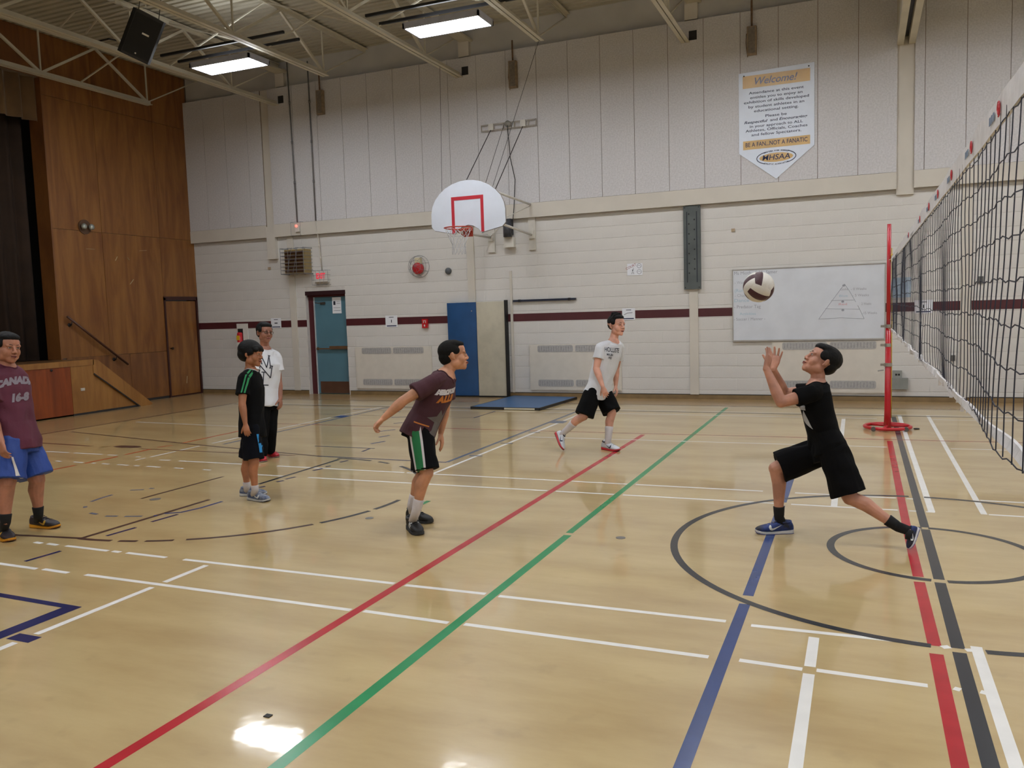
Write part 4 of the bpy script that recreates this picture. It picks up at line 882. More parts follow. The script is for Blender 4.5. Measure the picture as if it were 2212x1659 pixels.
# ball: six faces of three curved panels
bp_ = pt(1639, 620, 5.7); R_ = .105
ball = thing('volleyball', bp_, 'white and maroon volleyball in the air above the boy in black', 'ball')
BW = M('ball_white', (220, 216, 208), .4, bump=.3, bscale=200); BM = M('ball_maroon', (64, 22, 34), .4, bump=.3, bscale=200)
rotm = Matrix.Rotation(.75, 3, 'Y') @ Matrix.Rotation(.55, 3, 'X') @ Matrix.Rotation(.5, 3, 'Z')
faces = [(Vector((1, 0, 0)), Vector((0, 1, 0)), Vector((0, 0, 1))), (Vector((-1, 0, 0)), Vector((0, 1, 0)), Vector((0, 0, 1))), (Vector((0, 1, 0)), Vector((0, 0, 1)), Vector((1, 0, 0))), (Vector((0, -1, 0)), Vector((0, 0, 1)), Vector((1, 0, 0))), (Vector((0, 0, 1)), Vector((1, 0, 0)), Vector((0, 1, 0))), (Vector((0, 0, -1)), Vector((1, 0, 0)), Vector((0, 1, 0)))]
for fi, (n_, a_, b_) in enumerate(faces):
    for s_ in range(3):
        nu, nv = 5, 12; vs = []; fs = []; u0, u1 = -1+2*s_/3, -1+2*(s_+1)/3
        for i in range(nu+1):
            for j in range(nv+1):
                u = u0+(u1-u0)*i/nu; v = -1+2*j/nv
                d = (n_+a_*math.tan(u*PI/4)+b_*math.tan(v*PI/4)).normalized()
                ed = min(i, nu-i, j, nv-j); r = R_*(1.0 if ed > 0 else .982)
                vs.append(rotm @ (d*r))
        for i in range(nu):
            for j in range(nv): q_ = i*(nv+1)+j; fs.append((q_, q_+1, q_+nv+2, q_+nv+1))
        mb = MB(); mb.smooth = True; mb.add(vs, fs); mb.build('ball_panel', BM if s_ == (1 if fi in (1, 3) else 0) else BW, ball)
# ================================================================ PEOPLE
def remesh(mb, vox, name, mat, parent, smooth_it=2, noise_amp=0.0, noise_sc=8.0, seed=0.0, wrinkle=None):
    """union of closed shapes grown into one continuous skin"""
    me = bpy.data.meshes.new('tmp'); me.from_pydata(mb.v, [], mb.f); me.update()
    o = bpy.data.objects.new('tmp', me); C.objects.link(o)
    md = o.modifiers.new('r', 'REMESH'); md.mode = 'VOXEL'; md.voxel_size = vox; md.use_smooth_shade = True
    if smooth_it:
        m2 = o.modifiers.new('s', 'SMOOTH'); m2.iterations = smooth_it; m2.factor = .5
    dg = bpy.context.evaluated_depsgraph_get(); dg.update(); m = bpy.data.meshes.new_from_object(o.evaluated_get(dg)); bpy.data.objects.remove(o)
    if noise_amp or wrinkle:
        m.update()
        nn = [v.normal.copy() for v in m.vertices]
        for v, n_ in zip(m.vertices, nn):
            d = noise_amp*noise.noise(v.co*noise_sc+Vector((seed, seed, seed))) if noise_amp else 0
            if wrinkle: d += wrinkle(v.co)
            v.co += n_*d
    m.materials.clear(); m.materials.append(mat); m.polygons.foreach_set('use_smooth', [True]*len(m.polygons))
    m.polygons.foreach_set('material_index', [0]*len(m.polygons))
    ob = bpy.data.objects.new(name, m); C.objects.link(ob)
    L_ = Vector(parent.location); m.transform(Matrix.Translation(-L_)); ob.parent = parent
    return ob
def capsule(mb, a, b, r0, r1, n=12, flat=None):
    """tapered limb piece with round ends; flat=(axis, factor) squashes its section"""
    a = Vector(a); b = Vector(b); d = b-a; L_ = d.length
    if L_ < 1e-6: d = Vector((0, 0, 1)); L_ = 1e-6
    d = d/L_; u = Vector((0, 0, 1)) if abs(d.z) < .9 else Vector((1, 0, 0)); fa = 1.0
    if flat: u = Vector(flat[0]); u = (u-d*u.dot(d)).normalized(); fa = flat[1]; x = u; y = d.cross(x)
    else: x = d.cross(u).normalized(); y = d.cross(x)
    rings = []
    for t_ in (-1, -.86, -.5, 0): rings.append((a+d*(r0*t_), r0*math.sqrt(max(0.0, 1-t_*t_))))
    for t_ in (0, .5, .86, 1): rings.append((b+d*(r1*t_), r1*math.sqrt(max(0.0, 1-t_*t_))))
    vs = []; fs = []
    vs.append(rings[0][0]); 
    for c, r in rings[1:-1]:
        for j in range(n): an = 2*PI*j/n; vs.append(c+(x*math.cos(an)*fa+y*math.sin(an))*r)
    vs.append(rings[-1][0]); k = len(rings)-2
    for j in range(n): fs.append((0, 1+(j+1) % n, 1+j)); fs.append((len(vs)-1, 1+(k-1)*n+j, 1+(k-1)*n+(j+1) % n))
    for i in range(k-1):
        for j in range(n): q = 1+i*n; fs.append((q+j, q+(j+1) % n, q+n+(j+1) % n, q+n+j))
    mb.add(vs, fs)
def chain(mb, pts, rad, flat=None):
    for i in range(len(pts)-1): capsule(mb, pts[i], pts[i+1], rad[i], rad[i+1], flat=flat)
def loft(mb, rings, n=20, p=2.3):
    """closed loft through (centre, U, V, ru, rv) super-elliptic sections"""
    vs = []; fs = []
    for c, U, V, ru, rv in rings:
        for j in range(n):
            a = 2*PI*j/n; ca, sa = math.cos(a), math.sin(a)
            vs.append(c+U*(ru*math.copysign(abs(ca)**(2/p), ca))+V*(rv*math.copysign(abs(sa)**(2/p), sa)))
    k = len(rings)
    for i in range(k-1):
        for j in range(n): fs.append((i*n+j, i*n+(j+1) % n, (i+1)*n+(j+1) % n, (i+1)*n+j))
    fs.append(tuple(range(n-1, -1, -1))); fs.append(tuple((k-1)*n+j for j in range(n)))
    mb.add(vs, fs)
def hand(mb, wr, d, palm, s, curl=.35, spread=.12, side=1, thumb_open=.5, curls=None):
    """palm, four unequal bent fingers and a side thumb; d = direction of the hand, palm = palm normal, side = +1 when the thumb lies on palm x d"""
    d = d.normalized(); palm = (palm-d*palm.dot(d)).normalized(); x = palm.cross(d).normalized()*side  # x points to the thumb side
    wr = Vector(wr)
    k0 = wr+d*(.080*s)
    loft(mb, [(wr-d*.02*s, x, palm, .022*s, .017*s), (wr+d*.015*s, x, palm, .028*s, .016*s), (wr+d*.045*s, x, palm, .037*s, .0155*s), (wr+d*.08*s, x, palm, .038*s, .0135*s), (wr+d*.09*s, x, palm, .033*s, .010*s)], 14)
    capsule(mb, wr+x*.018*s+palm*.006*s+d*.02*s, wr+x*.028*s+palm*.01*s+d*.045*s, .017*s, .013*s)
    for i, (off, ln) in enumerate(((.029, .070), (.010, .079), (-.010, .073), (-.028, .057))):
        cu = curls[i] if curls else curl
        b = wr+d*(.078-.004*abs(i-1.3))*s+x*off*s; fd = (d+x*(off/.03)*spread).normalized(); r = (.0086, .0088, .0084, .0076)[i]*s
        a1 = cu*.55; a2 = a1+cu*.9; a3 = a2+cu*.6
        def dd(a): return fd*math.cos(a)+palm*math.sin(a)
        p1 = b+dd(a1)*ln*.46*s; p2 = p1+dd(a2)*ln*.30*s; p3 = p2+dd(a3)*ln*.22*s
        chain(mb, [b-fd*.012*s, b, p1, p2, p3], [r*1.05, r*1.08, r, r*.93, r*.8])
    t0 = wr+x*.026*s+d*.028*s+palm*.006*s; td = (d*(.75-thumb_open*.35)+x*(.55+thumb_open*.4)+palm*.25).normalized()
    t1 = t0+td*.034*s; td2 = (td+d*.35+palm*.15).normalized(); t2 = t1+td2*.028*s; t3 = t2+(td2+palm*.1).normalized()*.018*s
    chain(mb, [t0, t1, t2, t3], [.0135*s, .0108*s, .0098*s, .0085*s])
def headmesh(mb, Cc, X, Y, Z, s, plump=1.0):
    """skull, jaw, brow, nose, lips, chin and ears; X right ear, Y face forward, Z up"""
    def P(x, y, z): return Cc+(X*x+Y*y+Z*z)*s
    def E(c, r, nu=16, nv=12, U=X, V=Y, W=Z): mb.ell(P(*c), (r[0]*s, r[1]*s, r[2]*s), U, V, W, nu, nv)
    E((0, -.022, .03), (.0755, .095, .083), 20, 14); E((0, .035, .035), (.064, .052, .062)); E((0, .018, -.035), (.060*plump, .064, .074)); E((0, .046, -.078), (.036*plump, .036, .032)); E((0, .066, -.096), (.021, .019, .017))
    for q in (-1, 1):
        E((q*.040*plump, .008, -.058), (.026, .042, .034)); E((q*.034, .046, -.030), (.032, .032, .038)); E((q*.028, .074, .018), (.028, .013, .014)); E((q*.0115, .090, -.033), (.0100, .0115, .0085))
        E((q*.081, -.016, -.004), (.0065, .0165, .026), 14, 10, (X*.92-Y*.39*q).normalized(), (Y*.92+X*.39*q).normalized(), Z); E((q*.078, -.006, -.026), (.006, .010, .010))
        E((q*.030, .0725, .002), (.019, .009, .012))
    capsule(mb, P(0, .082, .010), P(0, .0985, -.027), .009*s, .0112*s)
    E((0, .086, -.056), (.023, .010, .007)); E((0, .083, -.068), (.020, .010, .008)); E((0, .074, -.08), (.02, .014, .012))
    capsule(mb, P(0, .0, -.03), P(0, .07, -.09), .05*s*plump, .018*s)
def facebits(root, Cc, X, Y, Z, s, skin, brow=True, mouth_open=False):
    L_ = Vector(root.location)
    def P(x, y, z): return Cc+(X*x+Y*y+Z*z)*s-L_
    for q in (-1, 1):
        mb = MB(); mb.smooth = True; mb.ell(P(q*.030, .0765, .002), (.0125*s, .0085*s, .0052*s), X, Y, Z, 12, 8); e_ = mb.build('eye', M('eye_white', (196, 190, 184), .3), root)
        mb = MB(); mb.smooth = True; mb.ell(P(q*.030+.001, .0822, .0022), (.0052*s, .0035*s, .0052*s), X, Y, Z, 10, 8); mb.build('iris', M('iris_dark', (22, 16, 14), .2), e_)
        mb = MB(); mb.smooth = True; mb.tube([P(q*.016, .0865, .0045), P(q*.030, .0885, .0085), P(q*.044, .0785, .0045)], [.0009*s, .0013*s, .0009*s], 6); mb.build('eyelid', M('lash_dark', (36, 24, 20), .7), root)
        mb = MB(); mb.smooth = True; mb.tube([P(q*.014, .0900, .0235), P(q*.030, .0880, .0275), P(q*.047, .0735, .0235)], [.0018*s, .0024*s, .0012*s], 6); mb.build('eyebrow', M('brow_dark', (28, 20, 18), .9), root)
        mb = MB(); mb.smooth = True; mb.ell(P(q*.008, .0985, -.0405), (.0035*s, .0028*s, .0018*s), X, Y, Z, 8, 6); mb.build('nostril', M('nostril_dark', (60, 28, 22), .9), root)
    LP = M('lip_skin', (150, 78, 70), .5)
    mb = MB(); mb.smooth = True; mb.tube([P(-.022, .083, -.0615), P(-.010, .0975, -.058), P(0, .099, -.0595), P(.010, .0975, -.058), P(.022, .083, -.0615)], [.001*s, .003*s, .0026*s, .003*s, .001*s], 8)
    mb.tube([P(-.020, .083, -.064), P(-.008, .0955, -.069), P(.008, .0955, -.069), P(.020, .083, -.064)], [.001*s, .0036*s, .0036*s, .001*s], 8); mb.build('lips', LP, root)
    mb = MB(); mb.smooth = True; mb.tube([P(-.020, .0855, -.063), P(0, .0985, -.064), P(.020, .0855, -.063)], [.0012*s, (.004 if mouth_open else .0018)*s, .0012*s], 6); mb.build('mouth_line', M('mouth_dark', (52, 18, 18), .8), root)
def hairmesh(root, Cc, X, Y, Z, s, style, mat):
    def P(x, y, z): return Cc+(X*x+Y*y+Z*z)*s
    mb = MB()
    def E(c, r, nu=18, nv=12): mb.ell(P(*c), (r[0]*s, r[1]*s, r[2]*s), X, Y, Z, nu, nv)
    if style == 'buzz':
        E((0, -.026, .040), (.0800, .098, .082)); E((0, -.060, -.005), (.066, .060, .066)); E((0, .034, .080), (.060, .048, .028)); E((0, .0, .080), (.066, .066, .040)); amp = .0006
        for q in (-1, 1): E((q*.061, .010, .034), (.017, .034, .028))
    elif style == 'bowl':
        E((0, -.026, .048), (.092, .110, .088)); E((0, -.064, .0), (.080, .070, .074)); E((0, .040, .058), (.078, .058, .036)); amp = .0012
        for q in (-1, 1): E((q*.070, .000, .022), (.020, .044, .038)); E((q*.05, .062, .042), (.03, .028, .024))
        E((0, .08, .050), (.045, .020, .024))
    elif style == 'spiky':
        E((0, -.022, .046), (.079, .096, .080)); E((0, -.052, .008), (.066, .058, .058)); E((0, .034, .084), (.062, .048, .032)); E((0, .0, .082), (.066, .066, .040)); amp = .0015
        for q in (-1, 1): E((q*.062, .004, .036), (.018, .036, .032))
        for i in range(9): capsule(mb, P(-.05+.0125*i, .030-.006*abs(i-4), .085), P(-.052+.013*i, .050-.008*abs(i-4), .128-.004*abs(i-4)), .022*s, .010*s)
        for i in range(6): capsule(mb, P(-.04+.016*i, -.03, .09), P(-.042+.017*i, -.02, .142-.003*abs(i-2.5)), .024*s, .012*s)
    else:
        E((0, -.030, .046), (.083, .099, .082)); E((0, -.060, .002), (.070, .056, .064)); E((0, .034, .080), (.066, .052, .034)); E((0, .0, .080), (.070, .070, .044)); amp = .0012
        for q in (-1, 1): E((q*.064, .006, .036), (.018, .040, .034))
    fwd = {'buzz': .064, 'bowl': .098, 'spiky': .062, 'short': .078}[style]
    ob = remesh(mb, .0045*s/.98, 'hair', mat, root, smooth_it=3, noise_amp=amp*s, noise_sc=60)
    return ob
def basis(fwd, up):
    Y = Vector(fwd).normalized(); Z = Vector(up); Z = (Z-Y*Z.dot(Y)).normalized(); X = Y.cross(Z).normalized(); return X, Y, Z
def cam_dir(r, u, f): return (RX*r-RD*u+RF*f).normalized()
def decal(name, me, target, org, U, V, mat, parent, off=.003, reach=.35):
    """project flat artwork (x along U, y along V) along -(UxV) onto a garment"""
    U = Vector(U).normalized(); V = Vector(V).normalized(); N_ = U.cross(V).normalized()
    bm = bmesh.new(); bm.from_mesh(me)
    bmesh.ops.triangulate(bm, faces=bm.faces[:])
    for _ in range(3):
        ed = [e for e in bm.edges if e.calc_length() > .016]
        if not ed: break
        bmesh.ops.subdivide_edges(bm, edges=ed, cuts=1, use_grid_fill=False); bmesh.ops.triangulate(bm, faces=bm.faces[:])
    tm = target.data; L_ = Vector(parent.location)
    bvh = BVHTree.FromPolygons([v.co+L_ for v in tm.vertices], [tuple(p.vertices) for p in tm.polygons])
    dead = []
    for v in bm.verts:
        p = Vector(org)+U*v.co.x+V*v.co.y
        h, n_, i_, d_ = bvh.ray_cast(p+N_*reach, -N_, reach*2)
        if h is None or n_.dot(N_) < .08: dead.append(v); continue
        v.co = h+n_*off-L_
    bmesh.ops.delete(bm, geom=dead, context='VERTS')
    m = bpy.data.meshes.new(name); bm.to_mesh(m); bm.free(); m.materials.clear(); m.materials.append(mat); m.polygons.foreach_set('material_index', [0]*len(m.polygons))
    o = bpy.data.objects.new(name, m); C.objects.link(o); o.parent = parent; return o
def poly_mesh(pts):
    me = bpy.data.meshes.new('shape'); me.from_pydata([(x, y, 0) for x, y in pts], [], [tuple(range(len(pts)))]); return me
def swoosh(s): return [(x*s, y*s) for x, y in ((-.5, .02), (-.42, -.14), (-.28, -.2), (-.1, -.14), (.5, .2), (-.05, .0), (-.22, -.05), (-.3, .0), (-.3, .1), (-.36, .26))]
def shoe(root, heel, toe, up, s, cols, outer, high=0, side_emblem=True, bars=False):
    """trainer built along heel->toe; up = sole normal; outer = direction of the side seen"""
    heel = Vector(heel); toe = Vector(toe); Y = (toe-heel); Ln = Y.length; Y.normalize(); Z = Vector(up); Z = (Z-Y*Z.dot(Y)).normalized(); X = Y.cross(Z)
    k = Ln/.285; L_ = Vector(root.location)
    prof = [(-.002, .016, .050), (.010, .028, .074), (.03, .034, .082+high*.012), (.06, .036, .080+high*.02), (.095, .0385, .080+high*.012), (.125, .042, .074), (.165, .0465, .062), (.205, .0485, .052), (.238, .044, .044), (.262, .034, .036), (.279, .018, .027)]
    mb = MB(); rings = []
    for y, w_, h in prof:
        rings.append((heel+Y*y*k+Z*(h*.5+.014)*k, X, Z, w_*k, h*.5*k))
    loft(mb, rings, 18, 2.6)
    mb.ell(heel+Y*.062*k+Z*.080*k, (.034*k, .050*k, (.026+.022*high)*k), X, Y, Z, 16, 10)
    up_ = remesh(mb, .005, 'shoe', cols[0], root, smooth_it=2)
    mb = MB(); rr = []
    for y, w_, h in prof: rr.append((y, w_+.003))
    vs = []; fs = []; n = len(rr)
    for (y, w_) in rr:
        th = .027-.011*min(1, y/.14); tip = .012*max(0, (y-.2)/.077)**2
        for x in (-w_, w_):
            vs.append(heel+(Y*y+X*x+Z*tip)*k-L_); vs.append(heel+(Y*y+X*x+Z*(th+tip+.004))*k-L_)
    for i in range(n-1):
        a = i*4; fs += [(a, a+4, a+6, a+2), (a+1, a+3, a+7, a+5), (a, a+1, a+5, a+4), (a+2, a+6, a+7, a+3)]
    fs += [(0, 2, 3, 1), ((n-1)*4, (n-1)*4+1, (n-1)*4+3, (n-1)*4+2)]
    mb.smooth = False; mb.add(vs, fs); mb.build('sole', cols[1], up_)
    mb = MB(); vs = []; fs = []
    for (y, w_) in rr:
        tip = .012*max(0, (y-.2)/.077)**2
        for x in (-w_, w_): vs.append(heel+(Y*y+X*x+Z*(tip-.002))*k-L_); vs.append(heel+(Y*y+X*x+Z*(tip+.006))*k-L_)
    for i in range(n-1):
        a = i*4; fs += [(a, a+4, a+6, a+2), (a+1, a+3, a+7, a+5), (a, a+1, a+5, a+4), (a+2, a+6, a+7, a+3)]
    fs += [(0, 2, 3, 1), ((n-1)*4, (n-1)*4+1, (n-1)*4+3, (n-1)*4+2)]
    mb.add(vs, fs); mb.build('outsole', cols[3], up_)
    mb = MB(); mb.smooth = True
    for i in range(5):
        y = .108+.02*i; h = (.112-.0105*i) if not high else (.120-.012*i); w_ = .018
        mb.tube([heel+(Y*y-X*w_+Z*(h-.006))*k-L_, heel+(Y*(y+.004)+Z*(h+.001))*k-L_, heel+(Y*y+X*w_+Z*(h-.006))*k-L_], .0028*k, 6)
    mb.build('laces', cols[2], up_)
    cz = (.092+.012*high)*k; mb = MB(); mb.smooth = True
    mb.tube([heel+Y*(.062+.044*math.sin(a*PI/10))*k+X*.034*math.cos(a*PI/10)*k+Z*(cz-.006*k+.006*k*math.sin(a*PI/10)**2)-L_ for a in range(20)], .0085*k, 8, closed=True); mb.build('ankle_collar', cols[3] if high else cols[0], up_)
    mb = MB(); mb.smooth = True; mb.tube([heel+Y*.100*k+Z*(cz-.018*k)-L_, heel+Y*.098*k+Z*(cz+.004*k)-L_, heel+Y*.090*k+Z*(cz+.020*k)-L_], [.014*k, .014*k, .010*k], 8); mb.build('tongue', cols[3] if high else cols[0], up_)
    for q in (-1, 1):
        o_ = heel+Y*.14*k+Z*.052*k+X*q*.1
        U = Y*q
        if bars:
            for j in range(3):
                mesh_ = poly_mesh([(-.005, -.025), (.005, -.025), (.012, .025), (.002, .025)])
                d_ = decal('side_bar', mesh_, up_, heel+Y*(.125+.02*j)*k+Z*.05*k+X*q*.1, Y*q, Z, cols[4], root, off=.002, reach=.12); d_.parent = up_
        elif side_emblem:
            d_ = decal('side_emblem', poly_mesh([(-a if q > 0 else a, b_) for a, b_ in swoosh(.10*k)]), up_, o_, Y*q, Z, cols[4], root, off=.002, reach=.12); d_.parent = up_
    return up_
def skin_mat(name, rgb): return M(name, rgb, .5, vary=.12, scale=9, rgb2=tuple(int(v*.86) for v in rgb), bump=.08, bscale=180)
def person(label, J, s, face, cols, opts):
    """J: joints as world points. s: size factor against a 1.70 m build"""
    g = opts.get('girth', 1.0)
    base = Vector(((J['anL'].x+J['anR'].x)/2, (J['anL'].y+J['anR'].y)/2, 0))
    root = thing('person', base, label, 'person')
    skin = cols['skin']
    hX, hY, hZ = basis(face[0], face[1]); HS = opts.get('head', s*1.0)
    Hc = J['head']; S = (J['shR']-J['shL']).normalized(); HP = (J['hipR']-J['hipL']).normalized()
    pel = (J['hipL']+J['hipR'])/2; nb = J['neck']; che = J['chest']
    spine = (nb-pel).normalized(); fwd = spine.cross(S)*-1.0; fwd = S.cross(spine)*-1 if False else (spine.cross(S)); fwd.normalize()
    if fwd.dot(J['front']) < 0: fwd = -fwd
    sh_w = (J['shR']-J['shL']).length/2
    mb = MB()
    headmesh(mb, Hc, hX, hY, hZ, HS, opts.get('plump', 1.0))
    # neck
    capsule(mb, nb-spine*.02*s, Hc-hZ*.06*HS-hY*.018*HS, .056*s*g**.5, .050*s)
    # torso sections from crotch to collar
    def sec(p, U, ru, rv, ax): V = ax.cross(U).normalized(); return (p, U, V, ru*s, rv*s)
    def mix(a, b, t_): return a*(1-t_)+b*t_
    secs = [sec(pel-spine*.07*s, HP, .125*g, .10*g, spine), sec(pel, HP, .160*g, .112*g, spine), sec(mix(pel, che, .35), mix(HP, S, .35).normalized(), .140*g, .10*g, spine), sec(mix(pel, che, .7), mix(HP, S, .7).normalized(), .145*g, .105*g, spine),
            sec(che, S, .158*g, .112*g, spine), sec(mix(che, nb, .55), S, min(.158, sh_w/s)*g, .096*g, spine), sec(mix(che, nb, .88), S, .092, .066, spine), sec(nb+spine*.01*s, S, .06, .055, spine)]
    loft(mb, secs, 24, 2.2)
    for q, k_ in (('L', -1), ('R', 1)):
        sh, el, wr = J['sh'+q], J['el'+q], J['wr'+q]
        capsule(mb, mix(che, nb, .7)+S*k_*sh_w*.5, sh, .055*s*g, .052*s*g)
        m1 = mix(sh, el, .35); ag = opts.get('arm', 1.08); chain(mb, [sh, m1, el], [.051*s*g*ag, .047*s*g*ag, .037*s*g**.7*ag]); m2 = mix(el, wr, .28)
        chain(mb, [el, m2, mix(el, wr, .7), wr], [.038*s*g**.7*ag, .040*s*g**.7*ag, .030*s*ag, .0245*s])
        hd = J['hd'+q]-wr; hk = opts.get('hand'+q, {})
        hand(mb, wr, hd, hk.get('palm', -S*k_), s*opts.get('hs', 1.0), curl=hk.get('curl', .45), spread=hk.get('spread', .1), side=hk.get('side', k_), thumb_open=hk.get('thumb', .35), curls=hk.get('curls'))
        hip, kn, an = J['hip'+q], J['kn'+q], J['an'+q]
        chain(mb, [hip, mix(hip, kn, .45), kn], [.086*s*g, .078*s*g, .056*s*g**.6]); calfdir = J['bk'+q]
        chain(mb, [kn, mix(kn, an, .3)+calfdir*.018*s, mix(kn, an, .65)+calfdir*.006*s, an], [.052*s*g**.6, .054*s*g**.6, .040*s*g**.4, .031*s])
        ty = J['toe'+q]-J['heel'+q]; uq = J.get('up'+q, Vector((0, 0, 1))); capsule(mb, an, J['heel'+q]+ty*.25+uq*.05*s, .029*s, .022*s); capsule(mb, J['heel'+q]+ty*.25+uq*.045*s, J['heel'+q]+ty*.55+uq*.036*s, .020*s, .014*s)
    body = remesh(mb, .0046, 'body', skin, root, smooth_it=4)
    facebits(root, Hc, hX, hY, hZ, HS, skin, mouth_open=opts.get('mouth', False))
    hairmesh(root, Hc, hX, hY, hZ, HS, opts['hair'], cols['hair'])
    # shirt
    c_ = opts.get('loose', .018)
    hem = opts.get('hem', .55)     # how far below the pelvis joint (in units of .17 m)
    mb = MB(); hemp = pel-spine*hem*.17*s; hw = (J['hipR']-J['hipL']).length/2/s; lat = max(.172+c_, (hw+.112)/g)
    ss = [sec(hemp, HP, lat*g, (.124+c_)*g, spine), sec(pel, HP, (lat-.002)*g, (.122+c_)*g, spine), sec(mix(pel, che, .35), mix(HP, S, .35).normalized(), (.150+c_)*g, (.108+c_)*g, spine), sec(mix(pel, che, .7), mix(HP, S, .7).normalized(), (.152+c_)*g, (.112+c_)*g, spine),
          sec(che, S, (.160+c_)*g, (.114+c_)*g, spine), sec(mix(che, nb, .55), S, (min(.158, sh_w/s)+.008)*g, (.098+.008)*g, spine), sec(mix(che, nb, .86), S, .12*g, .092, spine), sec(mix(che, nb, .97), S, .074, .072, spine)]
    if opts.get('hem_push'): ss[0] = (ss[0][0]+opts['hem_push'],)+ss[0][1:]
    loft(mb, ss, 28, 2.2)
    sl = opts.get('sleeve', .62)
    for q, k_ in (('L', -1), ('R', 1)):
        sh, el = J['sh'+q], J['el'+q]; d = (el-sh); e_ = sh+d*sl; dn = d.normalized()
        capsule(mb, mix(che, nb, .7)+S*k_*sh_w*.45, sh, .066*s*g, .064*s*g)
        x_ = dn.orthogonal().normalized(); y_ = dn.cross(x_)
        loft(mb, [(sh-dn*.035*s, x_, y_, .046*s*g, .046*s*g), (sh, x_, y_, .066*s*g, .066*s*g), (mix(sh, e_, .5), x_, y_, (.065+c_*.3)*s*g, (.065+c_*.3)*s*g), (e_, x_, y_, (.062+c_*.8)*s*g, (.062+c_*.8)*s*g)], 18, 2)
    def wr_(p):
        q = p-pel; h = q.dot(spine); a = q.dot(fwd); b_ = q.dot(S)
        return .0045*math.sin(28*h+9*a+4*math.sin(14*b_))*noise.noise(p*5)*2+.004*math.sin(34*b_+8*h)*max(0, 1-abs(h)/.25)*opts.get('fold', 1)
    shirt = remesh(mb, .0062, 'shirt', cols['shirt'], root, smooth_it=1, noise_amp=.008, noise_sc=9, seed=s*13, wrinkle=wr_)
    # collar ring
    nd = ((Hc-hZ*.07*HS-hY*.02*HS)-nb).normalized(); ax = (spine+nd*.8).normalized(); cS = (S-ax*S.dot(ax)).normalized(); cV = ax.cross(cS).normalized()
    if cV.dot(fwd) < 0: cV = -cV
    tm = shirt.data; L0 = Vector(root.location); bvh = BVHTree.FromPolygons([v.co+L0 for v in tm.vertices], [tuple(p.vertices) for p in tm.polygons])
    vneck = opts.get('vneck', 0); ring = []; inner = []; NR = 32
    for a in range(NR):
        an_ = 2*PI*a/NR; fr_ = max(0, math.sin(an_)); rad = (.072+.014*fr_+vneck*fr_**4)*s*g**.4; e_ = cS*math.cos(an_)+cV*math.sin(an_)
        h, n_, i_, d_ = bvh.ray_cast(nb+e_*rad+ax*.18, -ax, .4)
        if h is None: h = nb+e_*rad-ax*.03
        ring.append(h+ax*.0025-L0); inner.append(nb+nd*.045*s+e_*.050*s*g**.5-L0)
    for _ in range(2): ring = [(ring[i-1]+ring[i]*2+ring[(i+1) % NR])/4 for i in range(NR)] if not vneck else ring
    mb = MB(); mb.smooth = True; mb.add(ring+[(p*.45+q_*.55)+ax*.004*s for p, q_ in zip(ring, inner)]+inner, [(r_*NR+i, r_*NR+(i+1) % NR, (r_+1)*NR+(i+1) % NR, (r_+1)*NR+i) for r_ in range(2) for i in range(NR)]); mb.build('neckline', skin, body)
    mb = MB(); mb.smooth = True; mb.tube(ring, .006*s, 8, closed=True); mb.build('collar', cols.get('collar', cols['shirt']), shirt)
    # shorts or trousers
    mb = MB(); lf = opts.get('short_len', .92)
    loft(mb, [sec(pel-spine*.10*s, HP, .150*g, .125*g, spine), sec(pel-spine*.03*s, HP, .172*g, .124*g, spine), sec(pel+spine*.03*s, HP, .160*g, .114*g, spine), sec(pel+spine*.06*s, HP, .145*g, .10*g, spine)], 24, 2.2)
    for q, k_ in (('L', -1), ('R', 1)):
        hip, kn, an = J['hip'+q], J['kn'+q], J['an'+q]
        if opts.get('long'):
            chain(mb, [hip, mix(hip, kn, .5), kn, mix(kn, an, .5), mix(kn, an, .95)], [.104*s*g, .092*s*g, .078*s, .070*s, .064*s])
        else:
            d = (kn-hip); e_ = hip+d*lf; dn = d.normalized(); x_ = (HP-dn*HP.dot(dn)).normalized(); y_ = dn.cross(x_)
            rr = opts.get('leg_r', .098)
            loft(mb, [(hip-dn*.05*s, x_, y_, .085*s*g, .09*s*g), (hip, x_, y_, .102*s*g, .106*s*g), (mix(hip, e_, .5), x_, y_, (.100+(rr-.098)*.6)*s*g, (.103+(rr-.098)*.6)*s*g), (e_, x_, y_, rr*s*g, (rr+.004)*s*g)], 20, 2.1)
    def wr2(p):
        q = p-pel; return .006*math.sin(30*q.dot(HP)+10*noise.noise(p*4))*noise.noise(p*7+Vector((3, 1, 2)))*1.6
    shorts = remesh(mb, .0062, 'trousers' if opts.get('long') else 'shorts', cols['shorts'], root, smooth_it=1, noise_amp=.008, noise_sc=8, seed=s*31, wrinkle=wr2)
